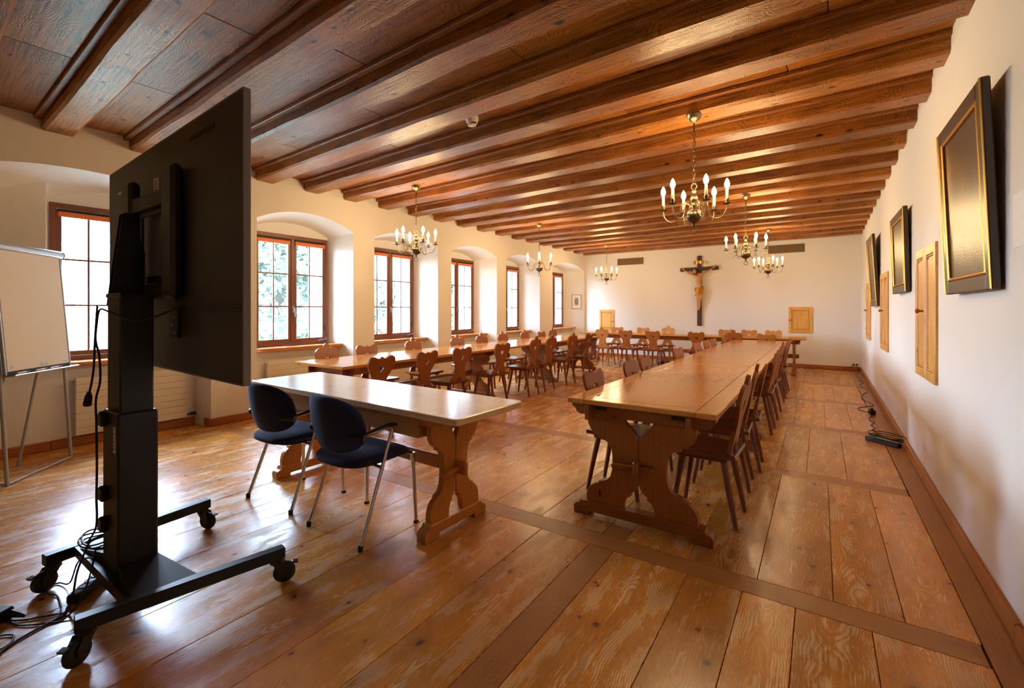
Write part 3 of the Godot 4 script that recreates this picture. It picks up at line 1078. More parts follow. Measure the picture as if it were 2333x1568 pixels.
func table_parts(t: Node3D, w: float, l: float, tr: Array, runners: bool) -> void:
	# grain runs along z: build along x and turn
	var turn := Transform3D(Basis(Vector3.UP, PI / 2), Vector3.ZERO)
	part("top_panel", Geo.new().box(Vector3(0, 0.745, 0), Vector3(l - 0.222, 0.03, w - 0.242), 0.0015), M.table, t, turn)
	for s in [-1, 1]:
		part("side_board", Geo.new().box(Vector3(0, 0.7445, s * (w / 2 - 0.06)), Vector3(l, 0.031, 0.119), 0.004), M.table_end, t, turn)
		part("end_board", Geo.new().box(Vector3(0, 0.7445, s * (l / 2 - 0.055)), Vector3(w - 0.242, 0.031, 0.109), 0.004), M.table_end, t)
	var a: float = tr[0]
	var b: float = tr[tr.size() - 1]
	var ch := Vector3((a + b) / 2, 0, 0).x
	for s in [-1, 1]:
		part("apron", Geo.new().box(Vector3(-ch, 0.682, s * (w / 2 - 0.15)), Vector3(absf(a - b) + 0.2, 0.09, 0.026), 0.003), M.table_beam, t, turn)
	part("stretcher", Geo.new().box(Vector3(-ch, 0.375, 0), Vector3(absf(a - b) + 0.17, 0.085, 0.034), 0.008), M.table_beam, t, turn)
	for k in tr.size():
		trestle(t, tr[k], 1.0 if k == 0 else -1.0, w / 0.92, M.table_leg, M.table_beam)
	if runners:
		for s in [-1.0, 1.0]:
			for k in 2:
				part("runner_slot", Geo.new().box(Vector3(s * 0.24, 0.706, tr[k] + (0.036 if k == 0 else -0.036)), Vector3(0.075, 0.022, 0.006)), M.black_plastic, t)

func build_tables() -> void:
	long_table("honey trestle table nearest the right wall, its carved end facing the viewer", -1.385, -0.465, -2.70, -5.2, [-2.775, -4.86])
	long_table("longer honey trestle table joined behind the right front table", -1.385, -0.465, -5.204, -9.82, [-5.36, -9.235])
	long_table("trestle table by the windows with its end behind the light desk", -4.90, -4.0, -2.85, -6.05, [-3.05, -5.475])
	long_table("trestle table by the windows, the farther half of the row", -4.90, -4.0, -6.054, -9.35, [-7.4, -9.27])
	# cross table at the far end, its length across the room
	var t := thing("trestle_table", "long trestle table standing crosswise below the crucifix", "table", Vector3(-2.69, 0, -11.12), PI / 2, "long trestle tables")
	table_parts(t, 0.78, 4.92, [-2.25, 2.25], false)

# ------------------------------------------------------------------ carved wooden chairs
func chair_back_half(kind: int) -> PackedVector2Array:
	# right half of the back board with half of the heart and half of the arch cut out; y from the seat up
	var p := [Vector2(0.034, 0.0), Vector2(0.135, 0.0), Vector2(0.133, 0.022), Vector2(0.118, 0.04), Vector2(0.104, 0.062), Vector2(0.1, 0.076), Vector2(0.108, 0.086), Vector2(0.094, 0.09), Vector2(0.084, 0.102), Vector2(0.08, 0.12), Vector2(0.088, 0.132), Vector2(0.08, 0.146), Vector2(0.08, 0.165), Vector2(0.092, 0.195), Vector2(0.116, 0.228), Vector2(0.14, 0.262), Vector2(0.157, 0.298), Vector2(0.162, 0.33)]
	if kind == 0:
		p.append_array([Vector2(0.158, 0.36), Vector2(0.144, 0.382), Vector2(0.12, 0.392), Vector2(0.094, 0.39), Vector2(0.066, 0.378), Vector2(0.04, 0.37), Vector2(0.02, 0.372), Vector2(0.008, 0.382), Vector2(0.0, 0.386)])
	else:
		p.append_array([Vector2(0.158, 0.352), Vector2(0.143, 0.374), Vector2(0.12, 0.39), Vector2(0.092, 0.398), Vector2(0.062, 0.396), Vector2(0.042, 0.388), Vector2(0.04, 0.41), Vector2(0.032, 0.43), Vector2(0.018, 0.442), Vector2(0.0, 0.446)])
	# heart
	p.append_array([Vector2(0.0, 0.292), Vector2(0.009, 0.3), Vector2(0.02, 0.3), Vector2(0.028, 0.29), Vector2(0.028, 0.276), Vector2(0.016, 0.256), Vector2(0.0, 0.236)])
	# arch at the foot
	p.append_array([Vector2(0.0, 0.046), Vector2(0.018, 0.042), Vector2(0.03, 0.028)])
	return PackedVector2Array(p)

func make_chair(kind: int, tone: int) -> Node3D:
	var t := Node3D.new()
	# faces -z
	var seat := [Vector2(-0.18, 0.2), Vector2(0.18, 0.2), Vector2(0.186, 0.15), Vector2(0.21, -0.12)]
	seat.append_array(arc(Vector2(0.175, -0.155), Vector2(0.04, 0.045), 10, -90, 4))
	seat.append_array(arc(Vector2(-0.175, -0.155), Vector2(0.04, 0.045), -90, -190, 4))
	seat.append(Vector2(-0.186, 0.15))
	var sp := PackedVector2Array(seat)
	var lay := Transform3D(Basis(Vector3.RIGHT, Vector3(0, 0, 1), Vector3(0, -1, 0)), Vector3(0, 0.453, 0))
	part("seat", Geo.new().prism(sp, 0.0, 0.028, lay, false, 0.005), M.chair_seat[tone], t)
	var g := Geo.new()
	var tilt := Transform3D(Basis(Vector3.RIGHT, 0.2) * Basis.from_scale(Vector3(1.03, 1.11, 1.0)), Vector3(0, 0.447, 0.15))
	var half := chair_back_half(kind)
	g.prism(half, -0.011, 0.011, tilt, true)
	var other := PackedVector2Array()
	for q in half:
		other.append(Vector2(-q.x, q.y))
	g.prism(other, -0.011, 0.011, tilt, true)
	part("backrest", g, M.chair_back[tone], t)
	for s in [-1.0, 1.0]:
		part("cleat", Geo.new().box(Vector3(s * 0.135, 0.411, 0.0), Vector3(0.05, 0.028, 0.3), 0.005), M.chair_leg[tone], t)
	for s in [-1.0, 1.0]:
		for e in [[0.12, 0.2, 0.155], [-0.12, -0.185, 0.165]]:
			var lg := Geo.new()
			lg.tube([Vector3(s * 0.125, 0.42, e[0]), Vector3(s * 0.145, 0.21, (e[0] + e[1]) / 2), Vector3(s * e[2], 0.004, e[1])], [0.022, 0.019, 0.0145], 8)
			part("leg", lg, M.chair_leg[tone], t)
	return t

func ordinal(k: int) -> String:
	return ["first", "second", "third", "fourth", "fifth", "sixth", "seventh", "eighth", "ninth", "tenth"][k]

func build_chairs() -> void:
	var proto := {}
	for kind in 2:
		for tone in 4:
			proto[[kind, tone]] = make_chair(kind, tone)
	var jit := RandomNumberGenerator.new()
	jit.seed = 99
	# rows: where the seat middles are, which way they face, [place along the row, kind of back, tone]
	var rows := [
		["left table, room side", "x", -3.90, PI / 2, [[-3.07, 0, 1], [-3.73, 0, 1], [-4.36, 0, 1], [-5.2, 0, 1], [-6.07, 1, 1], [-6.57, 1, 1], [-7.36, 1, 1], [-8.1, 0, 3]]],
		["left table, window side", "x", -4.76, -PI / 2, [[-3.33, 1, 0], [-3.94, 0, 0], [-4.76, 1, 0], [-5.75, 1, 0], [-6.40, 1, 0], [-7.05, 1, 0], [-7.85, 1, 0], [-8.51, 0, 0], [-9.0, 1, 0]]],
		["far cross table, viewer's side", "z", -10.36, 0.0, [[-4.29, 1, 2], [-3.68, 0, 0], [-3.08, 0, 0], [-2.18, 0, 0], [-1.43, 1, 0], [-0.84, 0, 2]]],
		["far cross table, wall side", "z", -11.62, PI, [[-4.55, 0, 2], [-3.84, 0, 2], [-3.21, 1, 2], [-1.85, 0, 2], [-1.36, 0, 2], [-0.855, 0, 2]]],
		["right table, window side", "x", -1.22, -PI / 2, [[-3.27, 0, 3], [-4.04, 1, 3], [-4.53, 0, 3], [-5.77, 0, 0], [-6.83, 0, 0], [-7.48, 0, 0], [-7.98, 0, 0], [-8.97, 0, 0], [-9.5, 0, 0]]],
		["right table, wall side", "x", -0.622, PI / 2, [[-3.2, 1, 3], [-3.86, 1, 3], [-4.4, 0, 3], [-5.75, 0, 1], [-6.22, 0, 1], [-6.75, 1, 1], [-7.8, 0, 1], [-8.6, 0, 1]]],
	]
	for r in rows:
		for k in r[4].size():
			var q: Array = r[4][k]
			var at := Vector3(r[2], 0, q[0]) if r[1] == "x" else Vector3(q[0], 0, r[2])
			at += Vector3(jit.randf_range(-0.015, 0.015), 0, jit.randf_range(-0.015, 0.015))
			var c: Node3D = proto[[q[1], q[2]]].duplicate()
			c.name = numbered("wooden_chair")
			add_child(c)
			c.position = at
			c.rotation.y = r[3] + jit.randf_range(-0.07, 0.07)
			var from := "from the left" if r[1] == "z" else "from the near end"
			tag(c, "wooden chair with %s back, %s %s, %s" % [["wavy-topped heart", "knob-topped heart"][q[1]], ordinal(k), from, r[0]], "chair", "carved chairs, " + r[0])
	for p in proto.values():
		p.free()

# ------------------------------------------------------------------ speaker's desk and the two upholstered chairs
func build_desk_and_office_chairs() -> void:
	var d := thing("desk", "pale glossy wooden desk with drawers and carved ends, beside the blue chairs", "desk", Vector3(-2.725, 0, -2.168), PI / 2 - 0.035)
	var turn := Transform3D(Basis(Vector3.UP, PI / 2), Vector3.ZERO)
	var top := []
	var hx := 1.155
	var hz := 0.31
	var r := 0.035
	for q in [[1, 1, 0], [-1, 1, 90], [-1, -1, 180], [1, -1, 270]]:
		top.append_array(arc(Vector2(q[0] * (hx - r), q[1] * (hz - r)), Vector2(r, r), q[2], q[2] + 90, 5))
	var lay := Transform3D(Basis(Vector3.RIGHT, Vector3(0, 0, 1), Vector3(0, -1, 0)), Vector3(0, 0.76, 0))
	part("top", Geo.new().prism(PackedVector2Array(top), 0.0, 0.038, turn * lay, false, 0.004), M.desk_top, d)
	for z in [-0.84, 0.84]:
		trestle(d, z, signf(z), 0.62, M.desk_leg, M.desk_leg)
	part("stretcher", Geo.new().box(Vector3(0, 0.375, 0), Vector3(1.9, 0.085, 0.034), 0.008), M.desk_leg, d, turn)
	part("drawer_case", Geo.new().box(Vector3(0, 0.652, 0.0), Vector3(1.56, 0.138, 0.47), 0.004), M.desk_drawer, d, turn)
	for s in [-1.0, 1.0]:
		var dr := part("drawer", Geo.new().box(Vector3(s * 0.385, 0.65, 0.238), Vector3(0.756, 0.124, 0.022), 0.003), M.desk_drawer, d, turn)
		part("knob", Geo.new().lathe([Vector2(0.0, 0.022), Vector2(0.008, 0.019), Vector2(0.01, 0.013), Vector2(0.006, 0.006), Vector2(0.005, 0.0)], 12, Transform3D(Basis(Vector3.RIGHT, Vector3(0, 0, 1), Vector3(0, -1, 0)), Vector3(s * 0.62, 0.655, 0.248))), M.white_plastic, dr)
	var labels := ["dark blue upholstered armchair with chrome legs, the nearer of the pair", "dark blue upholstered armchair with chrome legs, farther along the desk"]
	for k in 2:
		office_chair(labels[k], [Vector3(-2.36, 0, -1.84), Vector3(-3.13, 0, -1.86)][k], [-0.02, 0.04][k])

func office_chair(label: String, at: Vector3, turn: float) -> void:
	var t := thing("armchair", label, "chair", at, turn, "upholstered armchairs at the desk")
	# faces -z
	var lay := Transform3D(Basis(Vector3.RIGHT, Vector3(0, 0, -1), Vector3.UP), Vector3(0, 0.465, 0.015))
	part("seat", Geo.new().cushion(Vector3.ZERO, Vector3(0.238, 0.238, 0.038), 0.55, 0.12, lay, 1), M.fabric, t)
	part("seat_pan", Geo.new().cushion(Vector3(0, 0, -0.035), Vector3(0.2, 0.19, 0.014), 0.5, 0.12, lay), M.black_plastic, t)
	var lean := Transform3D(Basis(Vector3.RIGHT, 0.2), Vector3(0, 0.68, 0.262))
	part("backrest", Geo.new().cushion(Vector3.ZERO, Vector3(0.25, 0.172, 0.032), 0.74, -1.3, lean, 2), M.fabric, t)
	for s in [-1.0, 1.0]:
		var path := smooth_path([Vector3(s * 0.255, 0.012, 0.215), Vector3(s * 0.248, 0.3, 0.105), Vector3(s * 0.242, 0.56, 0.005), Vector3(s * 0.24, 0.625, -0.018), Vector3(s * 0.238, 0.642, 0.005), Vector3(s * 0.232, 0.634, 0.1), Vector3(s * 0.225, 0.622, 0.195)], 5)
		part("side_frame", Geo.new().tube(path, 0.011, 10), M.chrome, t)
		part("rear_foot", Geo.new().lathe([Vector2(0.0, 0.0), Vector2(0.014, 0.0), Vector2(0.015, 0.025), Vector2(0.012, 0.03)], 12, Transform3D(Basis(), Vector3(s * 0.255, 0.0, 0.216))), M.rubber, t)
		part("leg", Geo.new().tube([Vector3(s * 0.225, 0.44, -0.195), Vector3(s * 0.245, 0.012, -0.205)], [0.014, 0.011], 10), M.chrome, t)
		part("front_foot", Geo.new().lathe([Vector2(0.0, 0.0), Vector2(0.018, 0.0), Vector2(0.018, 0.008), Vector2(0.01, 0.016)], 12, Transform3D(Basis(), Vector3(s * 0.245, 0.0, -0.205))), M.rubber, t)
		part("arm_pad", Geo.new().tube(smooth_path([Vector3(s * 0.228, 0.634, 0.17), Vector3(s * 0.236, 0.652, 0.06), Vector3(s * 0.24, 0.658, 0.0), Vector3(s * 0.24, 0.65, -0.045)], 4), 0.017, 8, false, 0.55), M.black_plastic, t)
		part("back_clamp", Geo.new().tube([Vector3(s * 0.256, 0.62, 0.19), Vector3(s * 0.18, 0.628, 0.235)], [0.019, 0.017], 10), M.black_plastic, t)
	part("seat_bar", Geo.new().tube([Vector3(-0.235, 0.42, 0.062), Vector3(-0.12, 0.418, 0.06), Vector3(0.12, 0.418, 0.06), Vector3(0.235, 0.42, 0.062)], 0.01, 8), M.chrome, t)
	part("seat_bar", Geo.new().tube([Vector3(-0.225, 0.436, -0.19), Vector3(0.225, 0.436, -0.19)], 0.01, 8), M.chrome, t)

# ------------------------------------------------------------------ display and its wheeled stand
func caster(parent: Node, at: Vector3, turn: float) -> void:
	var c := part("caster", Geo.new().tube([Vector3(0, 0.118, 0), Vector3(0, 0.1, 0)], 0.03, 12), M.black_plastic, parent, Transform3D(Basis(Vector3.UP, turn), at))
	var tilt := Transform3D(Basis(Vector3(0, 0, 1), PI / 2), Vector3(0, 0.05, 0.035))
	part("wheel", Geo.new().lathe([Vector2(0.0, 0.014), Vector2(0.03, 0.016), Vector2(0.044, 0.014), Vector2(0.05, 0.006), Vector2(0.05, -0.006), Vector2(0.044, -0.014), Vector2(0.03, -0.016), Vector2(0.0, -0.014)], 24, tilt), M.rubber, c)
	for s in [-1.0, 1.0]:
		part("fork", Geo.new().prism(PackedVector2Array([Vector2(-0.02, 0.108), Vector2(0.03, 0.108), Vector2(0.055, 0.07), Vector2(0.05, 0.042), Vector2(0.03, 0.036), Vector2(0.012, 0.06)]), s * 0.019, s * 0.024, Transform3D(Basis(Vector3(0, 0, 1), Vector3.UP, Vector3(-1, 0, 0)), Vector3.ZERO)), M.black_plastic, c)
	part("brake", Geo.new().box(Vector3(0, 0.092, 0.066), Vector3(0.03, 0.008, 0.026), 0.002, Transform3D(Basis(Vector3.RIGHT, 0.2), Vector3(0, 0.014, 0))), M.black_metal, c)

func on_floor(x: float, z: float) -> Vector3:
	return Vector3(x, 0.006, z)

func build_screen_and_cart() -> void:
	var tv := thing("display_screen", "large flat display seen from behind on the wheeled stand", "display", Vector3(-2.695, 1.06, -0.886), -0.051)
	part("housing", Geo.new().box(Vector3(0, 0.552, -0.011), Vector3(1.84, 1.104, 0.022), 0.003), M.tv_back, tv)
	for s in [-1, 1]:
		part("bezel_side", Geo.new().box(Vector3(s * 0.924, 0.552, -0.013), Vector3(0.01, 1.112, 0.028), 0.002), M.tv_edge, tv)
		part("bezel_rail", Geo.new().box(Vector3(0, 0.552 + s * 0.554, -0.013), Vector3(1.84, 0.008, 0.028), 0.002), M.tv_edge, tv)
	part("screen", Geo.new().box(Vector3(0, 0.552, -0.0245), Vector3(1.83, 1.094, 0.005)), M.screen, tv)
	part("electronics_cover", Geo.new().box(Vector3(0.04, 0.56, 0.003), Vector3(0.4, 0.5, 0.008), 0.003), M.tv_back, tv)
	for k in 3:
		part("ridge", Geo.new().box(Vector3(0.4, 0.3 - k * 0.014, 0.001), Vector3(1.02, 0.005, 0.006), 0.001), M.tv_back, tv)
	for q in [[-0.6, 0.96], [0.53, 1.03]]:
		part("handle_slot", Geo.new().box(Vector3(q[0], q[1], 0.0), Vector3(0.27, 0.018, 0.004)), M.screen, tv)
	part("rating_label", Geo.new().box(Vector3(-0.05, 0.90, 0.001), Vector3(0.08, 0.075, 0.002)), M.label, tv)
	for k in 4:
		part("label_print", Geo.new().box(Vector3(-0.052, 0.922 - k * 0.014, 0.0025), Vector3(0.05 - 0.01 * (k % 2), 0.005, 0.001)), M.print, tv)
	part("port_panel", Geo.new().box(Vector3(0.24, 0.225, 0.008), Vector3(0.1, 0.15, 0.014), 0.003), M.black_metal, tv)
	for k in 4:
		part("port", Geo.new().box(Vector3(0.225 + 0.03 * (k % 2), 0.28 - k * 0.035, 0.016), Vector3(0.022, 0.012, 0.003)), M.steel, tv)

	var st := thing("display_stand", "black wheeled display stand with square column and four casters", "stand", Vector3(-2.655, 0, -0.76))
	# column, local origin at its foot
	part("lower_column", Geo.new().box(Vector3(0, 0.52, 0), Vector3(0.2, 0.72, 0.15), 0.008), M.black_metal, st)
	part("upper_column", Geo.new().box(Vector3(0, 1.14, 0), Vector3(0.17, 0.54, 0.125), 0.006), M.black_metal, st)
	for y in [0.84, 0.5, 0.36]:
		part("cable_clip", Geo.new().prism(PackedVector2Array([Vector2(-0.028, -0.03), Vector2(0.028, -0.03), Vector2(0.028, 0.02), Vector2(0.0, 0.036), Vector2(-0.028, 0.02)]), 0.075, 0.098, Transform3D(Basis(), Vector3(-0.062, y, 0)), false, 0.003), M.black_plastic, st)
	part("rating_sticker", Geo.new().box(Vector3(0.06, 0.76, 0.0755), Vector3(0.028, 0.115, 0.001)), M.label, st)
	for k in 6:
		part("sticker_print", Geo.new().box(Vector3(0.06, 0.805 - k * 0.017, 0.0763), Vector3(0.02, 0.004 + 0.003 * (k % 2), 0.001)), M.print, st)
	# sheet steel base between the two leg bars
	var base := Geo.new()
	base.prism(PackedVector2Array([Vector2(-0.41, 0.1), Vector2(0.345, 0.1), Vector2(0.385, -0.14), Vector2(0.11, -0.085), Vector2(-0.11, -0.085), Vector2(-0.445, -0.14)]), -0.168, -0.162, Transform3D(Basis(Vector3.RIGHT, Vector3(0, 0, 1), Vector3(0, -1, 0)), Vector3.ZERO))
	part("base_plate", base, M.black_metal, st)
	part("base_rail", Geo.new().box(Vector3(-0.03, 0.147, 0.105), Vector3(0.74, 0.044, 0.012), 0.002), M.black_metal, st)
	for s in [-1.0, 1.0]:
		var fl := Geo.new()
		fl.quad(Vector3(s * 0.1, 0.21, 0.072), Vector3(s * 0.1, 0.21, -0.072), Vector3(s * 0.37, 0.17, -0.13), Vector3(s * 0.35, 0.17, 0.098), Vector3(0, 1, 0))
		fl.quad(Vector3(s * 0.1, 0.21, 0.072), Vector3(s * 0.1, 0.166, 0.072), Vector3(s * 0.35, 0.166, 0.098), Vector3(s * 0.35, 0.17, 0.098), Vector3(0, 0, 1))
		fl.quad(Vector3(s * 0.1, 0.21, -0.072), Vector3(s * 0.1, 0.166, -0.072), Vector3(s * 0.37, 0.166, -0.13), Vector3(s * 0.37, 0.17, -0.13), Vector3(0, 0, -1))
		part("gusset_plate", fl, M.black_metal, st)
	var ends := [[Vector3(0.315, 0, 0.262), Vector3(0.455, 0, -0.475)], [Vector3(-0.405, 0, 0.215), Vector3(-0.485, 0, -0.525)]]
	for e in ends:
		var a: Vector3 = e[0]
		var b: Vector3 = e[1]
		var x := (b - a).normalized()
		var l := (b - a).length()
		part("leg_bar", Geo.new().box(Vector3(l / 2, 0.145, 0), Vector3(l, 0.052, 0.05), 0.003), M.black_metal, st, Transform3D(Basis(x, Vector3.UP, x.cross(Vector3.UP)), a))
		caster(st, a + x * 0.035, 0.5 if a.x > 0 else 0.3)
		caster(st, b - x * 0.035, 2.6 if a.x > 0 else 2.0)
	# head: two upright rails, cross bars, a braced plate
	for s in [-1.0, 1.0]:
		part("mounting_rail", Geo.new().box(Vector3(0.24 if s > 0 else -0.28, 1.69, -0.08), Vector3(0.125, 0.6, 0.05), 0.016), M.black_plastic, st)
	part("cross_bar", Geo.new().box(Vector3(-0.02, 1.86, -0.08), Vector3(0.38, 0.07, 0.03), 0.003), M.black_metal, st)
	part("cross_bar", Geo.new().box(Vector3(-0.02, 1.43, -0.08), Vector3(0.38, 0.06, 0.03), 0.003), M.black_metal, st)
	var fr := Geo.new()
	for s in [-1.0, 1.0]:
		fr.box(Vector3(s * 0.16 , 1.65, -0.09), Vector3(0.035, 0.36, 0.008))
		fr.box(Vector3(0, 1.65 + s * 0.165, -0.09), Vector3(0.3, 0.035, 0.008))
	part("adapter_frame", fr, M.black_metal, st)
	for s in [-0.1, -0.06]:
		part("brace", Geo.new().prism(PackedVector2Array([Vector2(0.06, 1.36), Vector2(0.012, 1.79), Vector2(0.002, 1.8), Vector2(-0.022, 1.8), Vector2(-0.075, 1.62), Vector2(-0.075, 1.36)]), s - 0.002, s + 0.002, Transform3D(Basis(Vector3(0, 0, 1), Vector3.UP, Vector3(-1, 0, 0)), Vector3(-0.17, 0, 0))), M.black_metal, st)
	part("column_cap", Geo.new().box(Vector3(0, 1.405, -0.01), Vector3(0.2, 0.02, 0.15), 0.003), M.black_metal, st)

	# cables at the stand
	var cb := thing("power_cable", "black cable looped down the display stand column with a plug hanging", "cable")
	var o := Vector3(-2.655, 0, -0.76)
	var run := smooth_path([o + Vector3(0.33, 1.36, -0.09), o + Vector3(0.2, 1.29, 0.03), o + Vector3(0.06, 1.33, 0.09), o + Vector3(-0.04, 1.34, 0.1), o + Vector3(-0.085, 1.27, 0.1), o + Vector3(-0.1, 1.2, 0.1), o + Vector3(-0.05, 1.13, 0.1), o + Vector3(-0.035, 1.02, 0.1), o + Vector3(-0.075, 0.93, 0.105), o + Vector3(-0.06, 0.82, 0.107), o + Vector3(-0.065, 0.62, 0.104), o + Vector3(-0.06, 0.5, 0.107), o + Vector3(-0.062, 0.36, 0.107), o + Vector3(-0.1, 0.28, 0.13)], 6)
	part("lead", Geo.new().tube(run, 0.0045, 6), M.cable, cb)
	var hang := smooth_path([o + Vector3(-0.075, 1.36, 0.1), o + Vector3(-0.09, 1.2, 0.105), o + Vector3(-0.085, 1.08, 0.11), o + Vector3(-0.1, 1.0, 0.115), o + Vector3(-0.115, 0.955, 0.12)], 5)
	part("lead", Geo.new().tube(hang, 0.0045, 6), M.cable, cb)
	part("plug", Geo.new().tube([o + Vector3(-0.112, 0.965, 0.12), o + Vector3(-0.118, 0.945, 0.12), o + Vector3(-0.126, 0.91, 0.122), o + Vector3(-0.128, 0.9, 0.122)], [0.007, 0.014, 0.017, 0.015], 8), M.black_plastic, cb)
	var fc := thing("floor_cable", "black power cables trailing over the floor left of the stand", "cable")
	var p1 := smooth_path([Vector3(-2.74, 0.3, -0.64), Vector3(-2.76, 0.17, -0.6), Vector3(-2.76, 0.04, -0.58), on_floor(-2.74, -0.545), on_floor(-2.72, -0.5), on_floor(-2.7, -0.44), on_floor(-2.66, -0.37), on_floor(-2.58, -0.3), on_floor(-2.45, -0.17)], 6)
	part("lead", Geo.new().tube(p1, 0.0045, 6), M.cable, fc)
	var p2 := smooth_path([on_floor(-2.885, -0.405), on_floor(-2.83, -0.45), on_floor(-2.78, -0.52), on_floor(-2.745, -0.56), on_floor(-2.73, -0.53), on_floor(-2.77, -0.545), on_floor(-2.83, -0.56), on_floor(-2.95, -0.57), on_floor(-3.0, -0.55), on_floor(-3.06, -0.56), on_floor(-3.08, -0.6), Vector3(-2.98, 0.03, -0.62), Vector3(-2.88, 0.16, -0.63), Vector3(-2.76, 0.2, -0.66)], 6)
	part("lead", Geo.new().tube(p2, 0.0035, 6), M.cable, fc)
	var p3 := smooth_path([on_floor(-2.895, -0.4), on_floor(-2.8, -0.43), on_floor(-2.72, -0.5), on_floor(-2.7, -0.545), Vector3(-2.72, 0.05, -0.6), Vector3(-2.74, 0.15, -0.64), Vector3(-2.73, 0.26, -0.655)], 6)
	part("lead", Geo.new().tube(p3, 0.0035, 6), M.cable, fc)
	var p4 := smooth_path([on_floor(-2.75, -0.32), on_floor(-2.78, -0.36), on_floor(-2.74, -0.4), on_floor(-2.68, -0.38), on_floor(-2.66, -0.33), on_floor(-2.68, -0.28), on_floor(-2.72, -0.25)], 6)
	part("lead", Geo.new().tube(p4, 0.0035, 6), M.cable, fc)
	var coil := thing("cable_coil", "coiled cable resting on the stand base beside the column", "cable")
	for k in 5:
		var ring := []
		for i in 22:
			var a := TAU * i / 22
			ring.append(Vector3(-2.86 + cos(a + k) * (0.075 + 0.006 * k), 0.218 + 0.009 * k + sin(a * 2.0 + k) * 0.008, -0.70 + sin(a + k) * (0.05 + 0.006 * ((k * 3) % 5))))
		part("loop", Geo.new().tube(ring, 0.004, 6, true), M.cable, coil)
	var ps := thing("power_strip", "black power strip with red switch on the floor by the stand", "power strip", Vector3(-2.895, 0, -0.675), -0.75)
	part("body", Geo.new().box(Vector3(0, 0.022, 0), Vector3(0.24, 0.044, 0.056), 0.007), M.black_plastic, ps)
	for k in 4:
		part("socket", Geo.new().lathe([Vector2(0.019, 0.0445), Vector2(0.021, 0.046), Vector2(0.023, 0.0445)], 16, Transform3D(Basis(), Vector3(0.09 - k * 0.045, 0, 0))), M.black_metal, ps)
	part("switch", Geo.new().box(Vector3(-0.09, 0.047, 0), Vector3(0.03, 0.008, 0.018), 0.002), M.red, ps)
	var ad := thing("plug_adapter", "black plug adapter at the left edge of the floor", "plug", Vector3(-2.93, 0, -0.385), 0.5)
	part("body", Geo.new().box(Vector3(0, 0.026, 0), Vector3(0.085, 0.052, 0.06), 0.008), M.black_plastic, ad)
	part("plug", Geo.new().tube([Vector3(0.03, 0.03, -0.01), Vector3(0.075, 0.022, -0.015), Vector3(0.1, 0.012, -0.02)], [0.017, 0.012, 0.005], 8), M.black_plastic, ad)

